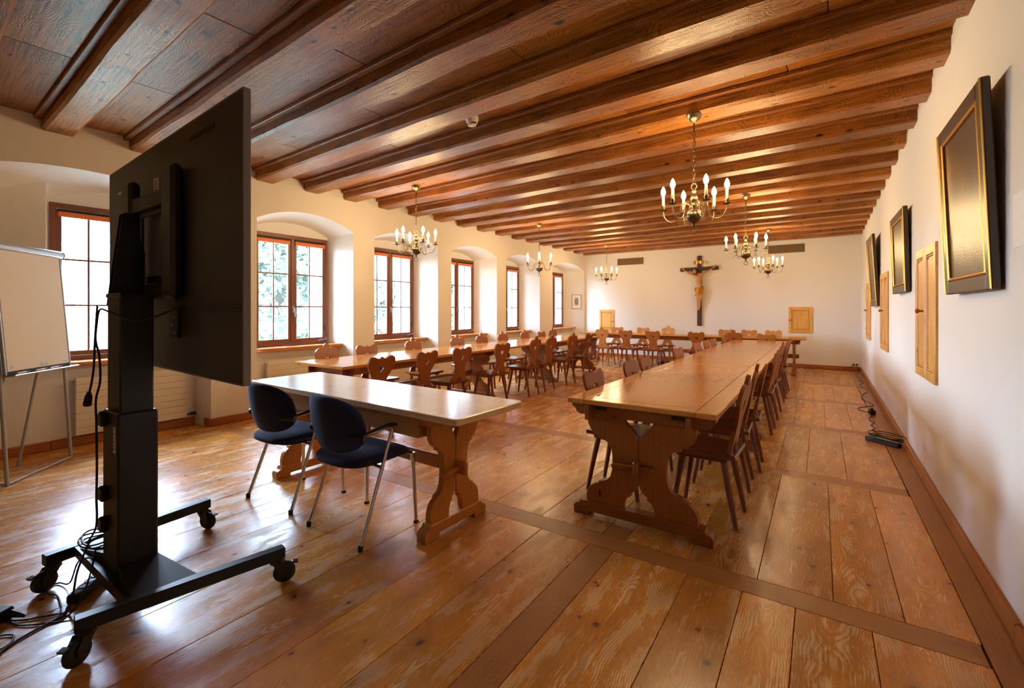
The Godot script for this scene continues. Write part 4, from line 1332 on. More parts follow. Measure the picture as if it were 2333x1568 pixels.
# ------------------------------------------------------------------ flip chart
func build_flipchart() -> void:
	# right foot and left foot as they stand; local x runs along the board, z towards the viewer
	var ra := Vector3(-5.60, 0, -1.165)
	var la := Vector3(-5.12, 0, -0.725)
	var x := (ra - la).normalized()
	var ang := atan2(-x.z, x.x)
	var f := thing("flip_chart", "flip chart easel with a blank white pad beside the window", "flip chart", (ra + la) / 2, ang + PI)
	# after the half turn local +x points from right foot to left foot; viewer looks along local -z
	f.rotation.y = ang
	var flip := Transform3D(Basis(Vector3.UP, PI), Vector3.ZERO) if (Basis(Vector3.UP, ang) * Vector3(0, 0, 1)).dot(Vector3(1, 0, 0)) < 0 else Transform3D()
	f.basis = f.basis * flip.basis
	var w := 0.34
	for s in [-1.0, 1.0]:
		part("leg", Geo.new().tube([Vector3(s * w, 0.0, 0.0), Vector3(s * w * 0.99, 0.86, -0.05), Vector3(s * w * 0.97, 1.8, -0.14)], 0.013, 10), M.grey_paint, f)
		part("leg", Geo.new().tube([Vector3(s * w * 0.6, 0.0, -0.3), Vector3(s * w * 0.5, 0.8, -0.14), Vector3(s * w * 0.4, 1.2, -0.1)], 0.011, 10), M.grey_paint, f)
	part("foot_bar", Geo.new().tube([Vector3(-w, 0.012, 0.0), Vector3(w, 0.012, 0.0)], 0.009, 8), M.grey_paint, f)
	part("foot_bar", Geo.new().tube([Vector3(-w, 0.012, 0.0), Vector3(-w * 0.6, 0.012, -0.3)], 0.009, 8), M.grey_paint, f)
	# back board, pad and its frame lean back together
	var lean := Transform3D(Basis(Vector3.RIGHT, -0.085), Vector3(0, 0.835, -0.015))
	part("board", Geo.new().box(Vector3(0, 0.5, -0.004), Vector3(0.69, 1.0, 0.014), 0.003), M.black_metal, f, lean)
	var pad := part("paper_pad", Geo.new().box(Vector3(0, 0.507, 0.008), Vector3(0.655, 0.955, 0.009), 0.002), M.paper, f, lean)
	var tm := TextMesh.new()
	var font := SystemFont.new()
	font.font_names = PackedStringArray(["Droid Sans"])
	tm.font = font
	tm.text = "20"
	tm.font_size = 24
	tm.pixel_size = 0.0013
	tm.depth = 0.0004
	part("print", tm, M.faint_print, pad, Transform3D(Basis(), Vector3(-0.29, 0.06, 0.013)))
	part("print", Geo.new().tube(smooth_path([Vector3(0.01, 0.062, 0.0128), Vector3(0.022, 0.05, 0.0128), Vector3(0.01, 0.038, 0.0128), Vector3(-0.002, 0.05, 0.0128)], 5, true), 0.0018, 5, true), M.faint_print, pad)
	for k in 2:
		part("print", Geo.new().box(Vector3(0.055, 0.055 - k * 0.012, 0.0128), Vector3(0.042 - 0.012 * k, 0.004, 0.0006)), M.faint_print, pad)
	part("print", Geo.new().box(Vector3(0.285, 0.05, 0.0128), Vector3(0.05, 0.004, 0.0006)), M.faint_print, pad)
	for s in [-1.0, 1.0]:
		part("edge_rail", Geo.new().box(Vector3(s * 0.342, 0.5, 0.004), Vector3(0.016, 1.0, 0.02), 0.004), M.steel, f, lean)
	part("clamp_rail", Geo.new().tube([Vector3(-0.36, 1.0, 0.006), Vector3(0.36, 1.0, 0.006)], 0.032, 14), M.steel, f, lean)
	for s in [-1.0, 1.0]:
		part("end_cap", Geo.new().tube([Vector3(s * 0.36, 1.0, 0.006), Vector3(s * 0.372, 1.0, 0.006)], 0.034, 14), M.grey_paint, f, lean)
	part("pen_tray", Geo.new().box(Vector3(0, -0.004, 0.04), Vector3(0.7, 0.012, 0.07), 0.004), M.steel, f, lean)
	var pens := [["blue marker pen lying in the flip chart tray, left end", -0.24, rgb(40, 60, 140)], ["black marker pen lying in the flip chart tray", -0.05, rgb(30, 30, 34)], ["red marker pen lying in the flip chart tray, middle", 0.1, rgb(170, 40, 36)]]
	for p in pens:
		var at: Vector3 = f.transform * (lean * Vector3(p[1], 0.0105, 0.045))
		var pn := thing("marker_pen", p[0], "pen", at, f.rotation.y)
		part("barrel", Geo.new().tube([Vector3(-0.055, 0, 0), Vector3(0.03, 0, 0)], 0.008, 8), M.white_plastic, pn)
		part("cap", Geo.new().tube([Vector3(0.03, 0, 0), Vector3(0.065, 0, 0)], 0.0085, 8), surface(p[2], 0.4), pn)

# ------------------------------------------------------------------ chandeliers
func make_chandelier() -> Node3D:
	var t := Node3D.new()
	part("canopy", Geo.new().lathe([Vector2(0.0, -0.062), Vector2(0.012, -0.06), Vector2(0.02, -0.05), Vector2(0.04, -0.042), Vector2(0.056, -0.02), Vector2(0.06, -0.006), Vector2(0.062, 0.0), Vector2(0.0, 0.0)], 24), M.brass, t)
	part("rod", Geo.new().tube([Vector3(0, -0.06, 0), Vector3(0, -0.14, 0)], 0.006, 8), M.dark_brass, t)
	var ch := Geo.new()
	var y := -0.135
	for k in 11:
		var loop := []
		for i in 14:
			var a := TAU * i / 14
			var side := sin(a) * 0.011
			loop.append(Vector3(side if k % 2 == 0 else 0.0, y - 0.024 + cos(a) * 0.024, 0.0 if k % 2 == 0 else side))
		ch.tube(loop, 0.0032, 6, true)
		y -= 0.0392
	part("chain", ch, M.brass, t)
	var ring := []
	for i in 20:
		var a := TAU * i / 20
		ring.append(Vector3(sin(a) * 0.022, -0.588 + cos(a) * 0.026, 0))
	part("top_ring", Geo.new().tube(ring, 0.005, 8, true), M.brass, t)
	part("stem", Geo.new().lathe([Vector2(0.0, -0.612), Vector2(0.014, -0.618), Vector2(0.018, -0.63), Vector2(0.01, -0.642), Vector2(0.015, -0.655), Vector2(0.024, -0.672), Vector2(0.03, -0.7), Vector2(0.022, -0.716), Vector2(0.014, -0.722), Vector2(0.02, -0.732), Vector2(0.026, -0.748), Vector2(0.016, -0.764), Vector2(0.014, -0.785), Vector2(0.03, -0.79)], 18), M.brass, t)
	part("bowl", Geo.new().lathe([Vector2(0.0, -0.782), Vector2(0.03, -0.785), Vector2(0.052, -0.797), Vector2(0.067, -0.82), Vector2(0.069, -0.842), Vector2(0.058, -0.868), Vector2(0.036, -0.886), Vector2(0.014, -0.894), Vector2(0.008, -0.9), Vector2(0.013, -0.909), Vector2(0.008, -0.918), Vector2(0.006, -0.93), Vector2(0.0, -0.936)], 24), M.dark_brass, t)
	var lower := []
	for i in 20:
		var a := TAU * i / 20
		lower.append(Vector3(sin(a) * 0.025, -0.957 + cos(a) * 0.025, 0))
	part("pull_ring", Geo.new().tube(lower, 0.0038, 8, true), M.dark_brass, t)
	var path := smooth_path([Vector3(0.03, -0.755, 0), Vector3(0.052, -0.728, 0), Vector3(0.084, -0.724, 0), Vector3(0.104, -0.75, 0), Vector3(0.112, -0.8, 0), Vector3(0.13, -0.85, 0), Vector3(0.17, -0.873, 0), Vector3(0.215, -0.858, 0), Vector3(0.243, -0.815, 0), Vector3(0.25, -0.768, 0)], 4)
	var curl := smooth_path([Vector3(0.084, -0.724, 0), Vector3(0.07, -0.74, 0), Vector3(0.074, -0.756, 0), Vector3(0.088, -0.754, 0), Vector3(0.088, -0.742, 0)], 4)
	var ag := Geo.new().tube(path, 0.0048, 7)
	ag.tube(curl, 0.0036, 6)
	var am := ag.mesh()
	var pan := Geo.new().lathe([Vector2(0.0, -0.771), Vector2(0.012, -0.77), Vector2(0.034, -0.764), Vector2(0.036, -0.761), Vector2(0.014, -0.763), Vector2(0.012, -0.756), Vector2(0.015, -0.742), Vector2(0.017, -0.726), Vector2(0.015, -0.724), Vector2(0.0, -0.724)], 18, Transform3D(Basis(), Vector3(0.25, 0, 0))).mesh()
	var cd := Geo.new().lathe([Vector2(0.0, -0.73), Vector2(0.0115, -0.73), Vector2(0.0115, -0.645), Vector2(0.009, -0.641), Vector2(0.0, -0.64)], 14, Transform3D(Basis(), Vector3(0.25, 0, 0))).mesh()
	var bu := Geo.new().lathe([Vector2(0.0, -0.642), Vector2(0.01, -0.638), Vector2(0.019, -0.622), Vector2(0.021, -0.604), Vector2(0.015, -0.58), Vector2(0.006, -0.562), Vector2(0.0, -0.556)], 14, Transform3D(Basis(), Vector3(0.25, 0, 0))).mesh()
	for k in 6:
		var a := part("arm", am, M.brass, t, Transform3D(Basis(Vector3.UP, TAU * k / 6 + 0.2), Vector3.ZERO))
		part("drip_pan", pan, M.dark_brass, a)
		part("candle", cd, M.candle, a)
		part("bulb", bu, M.bulb, a)
		var l := OmniLight3D.new()
		l.name = "bulb_light"
		l.light_color = BULB_COLOR
		l.light_energy = BULB_ENERGY
		l.light_size = 0.016
		l.omni_range = 25.0
		l.omni_attenuation = 2.0
		l.shadow_enabled = true
		l.position = Vector3(0.25, -0.608, 0)
		a.add_child(l, true)
	return t

func build_chandeliers() -> void:
	var proto := make_chandelier()
	var spots := [
		[Vector3(-0.868, 2.957, -3.99), -0.156, "large brass chandelier over the right front table, nearest of all"],
		[Vector3(-0.866, 2.953, -7.16), -0.08, "middle brass chandelier of the row over the right tables"],
		[Vector3(-0.858, 2.953, -10.40), -0.29, "farthest brass chandelier of the right row, near the wall grille"],
		[Vector3(-4.365, 2.953, -4.22), 0.428, "nearest brass chandelier of the window row, before the third arch"],
		[Vector3(-4.38, 2.953, -7.39), -0.19, "middle brass chandelier of the row along the windows"],
		[Vector3(-4.40, 2.953, -10.70), 0.19, "farthest brass chandelier of the window row, beside the left grille"],
	]
	for s in spots:
		var c: Node3D = proto.duplicate()
		c.name = numbered("chandelier")
		add_child(c)
		c.position = s[0]
		c.rotation.y = s[1]
		tag(c, s[2], "chandelier", "brass six-arm chandeliers")
	proto.free()

# ------------------------------------------------------------------ radiators
func build_radiators() -> void:
	var where := ["behind the display stand", "under the second window sill", "under the third window sill", "under the fourth window sill", "under the fifth window sill", "under the last window sill"]
	for k in BAYS.size():
		var b: Array = BAYS[k]
		var zc: float = (b[2] + b[3]) / 2 - (0.05 if k == 0 else 0.0)
		var r := thing("radiator", "flat cream panel radiator " + where[k], "radiator", Vector3(-6.02, 0, zc), PI / 2, "radiators under the windows")
		for i in 8:
			part("panel", Geo.new().box(Vector3(0, 0.145 + i * 0.0705, 0), Vector3(0.94, 0.069, 0.05), 0.004), M.radiator, r)
		for s in [-1.0, 1.0]:
			part("bracket", Geo.new().box(Vector3(s * 0.3, 0.4, -0.035), Vector3(0.04, 0.5, 0.035)), M.radiator, r)
		part("valve", Geo.new().tube([Vector3(0.46, 0.14, 0), Vector3(0.5, 0.14, 0.0), Vector3(0.51, 0.14, 0.0), Vector3(0.565, 0.14, 0.01)], [0.008, 0.01, 0.018, 0.02], 10), M.black_plastic, r)
		part("vent_screw", Geo.new().tube([Vector3(-0.46, 0.64, 0), Vector3(-0.51, 0.64, 0)], 0.008, 8), M.steel, r)

# ------------------------------------------------------------------ wall cupboards
func leaf_door(parent: Node, called: String, x0: float, x1: float, h: float) -> MeshInstance3D:
	var w := x1 - x0
	var c := (x0 + x1) / 2
	var s := 0.055
	var d := part(called, Geo.new().box(Vector3(c, h / 2, 0.004), Vector3(w - 0.11, h - 0.13, 0.01), 0.0), M.pine_door, parent)
	for q in [-1.0, 1.0]:
		part("stile", Geo.new().box(Vector3(c + q * (w / 2 - s / 2 - 0.001), h / 2, 0.011), Vector3(s, h - 0.003, 0.022), 0.003), M.pine_door, d)
	for y in [0.036, h - 0.036]:
		part("rail", Geo.new().box(Vector3(c, y, 0.011), Vector3(w - 2 * s - 0.004, 0.069, 0.022), 0.003), M.pine_rail, d)
	for q in [-1.0, 1.0]:
		part("moulding", Geo.new().box(Vector3(c + q * (w / 2 - s - 0.009), h / 2, 0.012), Vector3(0.014, h - 0.15, 0.012), 0.004), M.pine_moulding, d)
		part("moulding", Geo.new().box(Vector3(c, h / 2 + q * (h / 2 - 0.08), 0.012), Vector3(w - 2 * s - 0.035, 0.014, 0.012), 0.004), M.pine_moulding, d)
	part("raised_panel", Geo.new().box(Vector3(c, h / 2, 0.009), Vector3(w - 0.18, h - 0.2, 0.012), 0.006), M.pine_door, d)
	return d

func cupboard_knob(parent: Node, x: float, y: float) -> void:
	part("knob", Geo.new().lathe([Vector2(0.0, 0.052), Vector2(0.014, 0.05), Vector2(0.02, 0.042), Vector2(0.018, 0.034), Vector2(0.009, 0.024), Vector2(0.008, 0.006), Vector2(0.012, 0.0)], 14, Transform3D(Basis(Vector3.RIGHT, Vector3(0, 0, 1), Vector3(0, -1, 0)), Vector3(x, y, 0.02))), M.knob_wood, parent)

func build_cupboards() -> void:
	var rows := [[-4.66, "nearest, below and left of the large painting"], [-7.64, "the middle one"], [-10.3, "farthest, by the crooked painting"]]
	for r in rows:
		var z: float = r[0]
		var w := 0.75
		var y0 := 0.81
		var c := thing("wall_cupboard", "pine double-door wall cupboard, %s" % r[1], "cupboard", Vector3(right_face(z) - 0.002, y0, z), -PI / 2 + 0.0082, "flush pine cupboards in the right wall")
		# local x runs towards -z ... the doors face the room
		part("frame", Geo.new().box(Vector3(0, 0.505, 0.001), Vector3(w, 1.01, 0.004)), M.pine_door, c)
		for s in [-1.0, 1.0]:
			var d := leaf_door(c, "door", -w / 2 if s < 0 else 0.002, -0.002 if s < 0 else w / 2, 1.01)
			if s < 0:
				cupboard_knob(d, -0.03, 0.52)
	var a := thing("wall_cupboard", "small pine wall cupboard left of the crucifix, behind chair backs", "cupboard", Vector3(-5.12, 0.74, -12.48), 0.0, "flush pine cupboards in the far wall")
	part("frame", Geo.new().box(Vector3(0, 0.3, 0.001), Vector3(0.45, 0.6, 0.004)), M.pine_door, a)
	var d1 := leaf_door(a, "door", -0.222, 0.222, 0.6)
	cupboard_knob(d1, 0.19, 0.27)
	var b := thing("wall_cupboard", "small square pine wall cupboard right of the crucifix", "cupboard", Vector3(-0.372, 0.8, -12.48), 0.0, "flush pine cupboards in the far wall")
	part("frame", Geo.new().box(Vector3(0, 0.3, 0.001), Vector3(0.47, 0.605, 0.004)), M.pine_door, b)
	var d2 := leaf_door(b, "door", -0.232, 0.232, 0.6)
	cupboard_knob(d2, -0.2, 0.3)

# ------------------------------------------------------------------ pictures
func painting(label: String, z: float, y0: float, w: float, h: float, off: float, roll: float) -> void:
	var t := thing("painting", label, "painting", Vector3(right_face(z) - 0.004, y0, z), -PI / 2 + 0.0082, "old paintings on the right wall")
	var tilt := Transform3D(Basis(Vector3.RIGHT, off) * Basis(Vector3(0, 0, 1), roll), Vector3(0, 0, 0.012))
	var fw := 0.075
	for s in [-1.0, 1.0]:
		part("frame_side", Geo.new().box(Vector3(s * (w / 2 - fw / 2), h / 2, 0.018), Vector3(fw, h, 0.036), 0.006), M.frame_dark, t, tilt)
		part("frame_rail", Geo.new().box(Vector3(0, h / 2 + s * (h / 2 - fw / 2), 0.018), Vector3(w - 2 * fw, fw, 0.036), 0.006), M.frame_dark, t, tilt)
		part("gilt_slip", Geo.new().box(Vector3(s * (w / 2 - fw - 0.009), h / 2, 0.022), Vector3(0.018, h - 2 * fw, 0.03), 0.006), M.gilt, t, tilt)
		part("gilt_slip", Geo.new().box(Vector3(0, h / 2 + s * (h / 2 - fw - 0.009), 0.022), Vector3(w - 2 * fw - 0.036, 0.018, 0.03), 0.006), M.gilt, t, tilt)
		part("gilt_edge", Geo.new().box(Vector3(s * (w / 2 - 0.004), h / 2, 0.035), Vector3(0.011, h - 0.004, 0.01), 0.004), M.gilt, t, tilt)
	var q := QuadMesh.new()
	q.size = Vector2(w - 2 * fw - 0.03, h - 2 * fw - 0.03)
	part("canvas", q, M.canvas, t, tilt * Transform3D(Basis(), Vector3(0, h / 2, 0.022)))
	part("backing", Geo.new().box(Vector3(0, h / 2, 0.01), Vector3(w - 2 * fw, h - 2 * fw, 0.012)), M.frame_dark, t, tilt)

func build_pictures() -> void:
	painting("large dark varnished portrait in a black and gilt frame, nearest on the right wall", -3.27, 1.43, 0.85, 0.95, 0.04, 0.0)
	painting("dark portrait in a gilt-edged frame, middle of the right wall", -5.88, 1.505, 0.84, 0.79, 0.025, 0.0)
	painting("dark portrait hanging tilted forward, farthest on the right wall", -8.72, 1.395, 0.86, 1.04, 0.055, 0.0)
	# framed print on the splayed jamb of the last window
	var b: Array = BAYS[5]
	var p0 := Vector3(WALL, 0, b[1])
	var p1 := Vector3(PANE, 0, b[3])
	var dir := (p0 - p1).normalized()
	var e := thing("framed_print", "small framed grey print on the side of the last window bay", "picture", p1.lerp(p0, 0.64) + Vector3(0, 1.37, 0), atan2(-dir.z, dir.x))
	var W := 0.3
	var H := 0.42
	for s in [-1.0, 1.0]:
		part("frame_side", Geo.new().box(Vector3(s * (W / 2 - 0.007), H / 2, 0.012), Vector3(0.014, H, 0.02), 0.003), M.vent, e)
		part("frame_rail", Geo.new().box(Vector3(0, H / 2 + s * (H / 2 - 0.007), 0.012), Vector3(W - 0.028, 0.014, 0.02), 0.003), M.vent, e)
	part("mount", Geo.new().box(Vector3(0, H / 2, 0.008), Vector3(W - 0.024, H - 0.024, 0.006)), M.paper, e)
	var q := QuadMesh.new()
	q.size = Vector2(0.135, 0.23)
	part("print", q, M.engraving, e, Transform3D(Basis(), Vector3(0, H / 2 + 0.005, 0.0116)))
	var n := thing("wall_notice", "white paper notice on the wall at the right edge", "notice", Vector3(right_face(-2.66) - 0.001, 1.595, -2.66), -PI / 2 + 0.0082)
	part("sheet", Geo.new().box(Vector3(0, 0.11, 0.001), Vector3(0.16, 0.22, 0.002)), M.paper, n)

# ------------------------------------------------------------------ crucifix
func blend(a: float, b: float, k: float) -> float:
	var h := clampf(0.5 + 0.5 * (b - a) / k, 0.0, 1.0)
	return lerpf(b, a, h) - k * h * (1.0 - h)

func figure_mesh(bones: Array, cell: float) -> ArrayMesh:
	var lo := Vector3.INF
	var hi := -Vector3.INF
	for b in bones:
		for q in 2:
			var p: Vector3 = b[q]
			var r: float = b[q + 2] + cell * 3
			lo = lo.min(p - Vector3.ONE * r)
			hi = hi.max(p + Vector3.ONE * r)
	var nx := int((hi.x - lo.x) / cell) + 2
	var ny := int((hi.y - lo.y) / cell) + 2
	var nz := int((hi.z - lo.z) / cell) + 2
	var f := PackedFloat32Array()
	f.resize(nx * ny * nz)
	f.fill(1.0)
	for b in bones:
		var a: Vector3 = b[0]
		var c: Vector3 = b[1]
		var ra: float = b[2]
		var rb: float = b[3]
		var big := maxf(ra, rb) + 0.05
		var m0 := ((a.min(c) - Vector3.ONE * big - lo) / cell).floor()
		var m1 := ((a.max(c) + Vector3.ONE * big - lo) / cell).ceil()
		var d := c - a
		var dd := maxf(d.length_squared(), 1e-9)
		for k in range(maxi(0, int(m0.z)), mini(nz, int(m1.z) + 1)):
			for j in range(maxi(0, int(m0.y)), mini(ny, int(m1.y) + 1)):
				for i in range(maxi(0, int(m0.x)), mini(nx, int(m1.x) + 1)):
					var p := lo + Vector3(i, j, k) * cell
					var t := clampf((p - a).dot(d) / dd, 0.0, 1.0)
					var s := (p - a - d * t).length() - lerpf(ra, rb, t)
					var at := (k * ny + j) * nx + i
					f[at] = blend(f[at], s, 0.018)
	var g := Geo.new()
	var id := {}
	var pts := PackedVector3Array()
	var nrm := PackedVector3Array()
	var ix := PackedInt32Array()
	var step := [1, nx, nx * ny]
	for k in nz - 1:
		for j in ny - 1:
			for i in nx - 1:
				var at := (k * ny + j) * nx + i
				var sum := Vector3.ZERO
				var cnt := 0
				for e in [[0, 1, 0], [2, 3, 0], [4, 5, 0], [6, 7, 0], [0, 2, 1], [1, 3, 1], [4, 6, 1], [5, 7, 1], [0, 4, 2], [1, 5, 2], [2, 6, 2], [3, 7, 2]]:
					var ca: int = e[0]
					var cb: int = e[1]
					var va := f[at + (ca & 1) + (ca >> 1 & 1) * nx + (ca >> 2) * nx * ny]
					var vb := f[at + (cb & 1) + (cb >> 1 & 1) * nx + (cb >> 2) * nx * ny]
					if (va < 0.0) != (vb < 0.0):
						var t := va / (va - vb)
						sum += Vector3(ca & 1, ca >> 1 & 1, ca >> 2).lerp(Vector3(cb & 1, cb >> 1 & 1, cb >> 2), t)
						cnt += 1
				if cnt > 0:
					id[at] = pts.size()
					pts.append(lo + (Vector3(i, j, k) + sum / cnt) * cell)
					var gr := Vector3(f[at + 1] - f[at], f[at + nx] - f[at], f[at + nx * ny] - f[at])
					gr += Vector3(f[at + 1 + nx + nx * ny] - f[at + nx + nx * ny], f[at + 1 + nx + nx * ny] - f[at + 1 + nx * ny], f[at + 1 + nx + nx * ny] - f[at + 1 + nx])
					nrm.append(gr.normalized())
	for at in id:
		for ax in 3:
			var u: int = step[(ax + 1) % 3]
			var w: int = step[(ax + 2) % 3]
			var va := f[at]
			var vb := f[at + step[ax]]
			if (va < 0.0) == (vb < 0.0) or not (id.has(at - u) and id.has(at - w) and id.has(at - u - w)):
				continue
			var q := [id[at], id[at - u], id[at - u - w], id[at - w]]
			g.quad_n(pts[q[0]], pts[q[1]], pts[q[2]], pts[q[3]], nrm[q[0]], nrm[q[1]], nrm[q[2]], nrm[q[3]])
	return g.mesh()

func on_cross(x: float, y: float, z: float) -> Vector3:
	return Vector3(x + 2.575, y - 0.93, z)

func build_crucifix() -> void:
	var o := Vector3(-2.575, 0.93, -12.48)
	var t := thing("crucifix", "large dark wooden crucifix with carved figure on the far wall", "crucifix", o)
	part("post", Geo.new().box(Vector3(0, 0.9, 0.03), Vector3(0.105, 1.8, 0.05), 0.003), M.cross, t)
	part("cross_arm", Geo.new().box(Vector3(0.01, 1.465, 0.032), Vector3(0.93, 0.095, 0.052), 0.003, Transform3D(Basis(Vector3(0, 0, 1), 0.012), Vector3.ZERO)), M.cross, t)
	part("nail", Geo.new().tube([Vector3(0.01, 1.8, 0.03), Vector3(0.01, 1.82, 0.03)], 0.008, 6), M.black_metal, t)
	var hl: Vector3 = on_cross(-2.957, 2.386, 0.075)
	var hr: Vector3 = on_cross(-2.21, 2.425, 0.075)
	var el: Vector3 = on_cross(-2.827, 2.30, 0.1)
	var er: Vector3 = on_cross(-2.36, 2.325, 0.1)
	var sl: Vector3 = on_cross(-2.67, 2.235, 0.11)
	var sr: Vector3 = on_cross(-2.505, 2.25, 0.11)
	var hp: Vector3 = on_cross(-2.553, 1.88, 0.115)
	var kl: Vector3 = on_cross(-2.594, 1.64, 0.16)
	var kr: Vector3 = on_cross(-2.53, 1.64, 0.155)
	var al: Vector3 = on_cross(-2.594, 1.40, 0.1)
	var ar: Vector3 = on_cross(-2.56, 1.40, 0.105)
	var hd: Vector3 = on_cross(-2.658, 2.315, 0.15)
	var nk: Vector3 = on_cross(-2.6, 2.26, 0.12)
	var bones := [
		[nk, hd, 0.026, 0.03], [hd, hd + Vector3(-0.008, 0.03, 0.0), 0.04, 0.042], [hd + Vector3(-0.012, -0.03, 0.015), hd, 0.024, 0.034],
		[hd + Vector3(-0.006, -0.004, 0.042), hd + Vector3(-0.01, -0.014, 0.05), 0.006, 0.008],
		[sl, el, 0.03, 0.022], [el, hl, 0.021, 0.013], [sr, er, 0.03, 0.022], [er, hr, 0.021, 0.013],
		[sl, sr, 0.04, 0.04], [on_cross(-2.59, 2.17, 0.115), on_cross(-2.578, 2.05, 0.12), 0.068, 0.058], [on_cross(-2.62, 2.19, 0.125), on_cross(-2.6, 2.1, 0.13), 0.048, 0.04], [on_cross(-2.55, 2.2, 0.125), on_cross(-2.55, 2.1, 0.13), 0.048, 0.04],
		[on_cross(-2.575, 2.05, 0.12), hp, 0.052, 0.06], [hp + Vector3(-0.03, 0, 0), kl, 0.046, 0.034], [hp + Vector3(0.03, 0, 0), kr, 0.046, 0.034],
		[kl, al, 0.032, 0.019], [kr, ar, 0.032, 0.019], [al, on_cross(-2.6, 1.345, 0.135), 0.019, 0.016], [ar, on_cross(-2.575, 1.34, 0.14), 0.019, 0.016],
	]
	for h in [[hl, -1.0], [hr, 1.0]]:
		var c: Vector3 = h[0]
		bones.append([c, c + Vector3(h[1] * 0.02, 0.022, 0.004), 0.014, 0.013])
		for k in 4:
			var a := deg_to_rad(30.0 + 22.0 * k)
			bones.append([c + Vector3(h[1] * 0.018, 0.022, 0.004), c + Vector3(h[1] * (0.018 + cos(a) * 0.04), 0.022 + sin(a) * 0.036, 0.014), 0.0065, 0.005])
		bones.append([c + Vector3(0, 0.008, 0.004), c + Vector3(-h[1] * 0.012, 0.034, 0.016), 0.006, 0.005])
	part("figure", figure_mesh(bones, 0.0085), M.carved, t)
	var hair := Geo.new().cushion(hd + Vector3(0.004, 0.02, -0.012), Vector3(0.05, 0.058, 0.046), 0.9)
	hair.cushion(hd + Vector3(0.038, -0.035, 0.0), Vector3(0.022, 0.05, 0.026), 0.9)
	part("hair", hair, M.hair, t)
	part("beard", Geo.new().cushion(hd + Vector3(-0.012, -0.052, 0.022), Vector3(0.018, 0.026, 0.018), 0.9), M.hair, t)
	var cloth := Geo.new()
	for k in 7:
		var y := 1.905 - k * 0.024
		var q := []
		for i in 20:
			var a := TAU * i / 20
			q.append(on_cross(-2.552 + cos(a) * (0.078 + 0.008 * sin(a * 5.0 + k)), y + 0.02 * cos(a + 0.6) - 0.012 * sin(a), 0.118 + sin(a) * 0.07))
		cloth.tube(q, 0.0165, 7, true)
	cloth.tube(smooth_path([on_cross(-2.64, 1.915, 0.13), on_cross(-2.665, 1.87, 0.12), on_cross(-2.645, 1.8, 0.11), on_cross(-2.655, 1.74, 0.11), on_cross(-2.635, 1.7, 0.1)], 5), 0.02, 7)
	part("loincloth", cloth, M.gilt, t)
	var ban := Geo.new()
	var pv := []
	for i in 13:
		var u := i / 12.0
		pv.append(on_cross(-2.71 + 0.28 * u, 2.585 + 0.022 * sin(u * PI) + 0.01 * sin(u * 17.0), 0.07 + 0.014 * sin(u * 14.0)))
	for i in 12:
		var dn := Vector3(0, -0.075, 0.01 * sin(i * 1.7))
		ban.quad(pv[i], pv[i + 1], pv[i + 1] + dn, pv[i] + dn, Vector3(0, 0, 1))
		ban.quad(pv[i] + Vector3(0, 0, -0.008), pv[i + 1] + Vector3(0, 0, -0.008), pv[i + 1] + dn + Vector3(0, 0, -0.008), pv[i] + dn + Vector3(0, 0, -0.008), Vector3(0, 0, -1))
	part("scroll", ban, M.gilt, t)

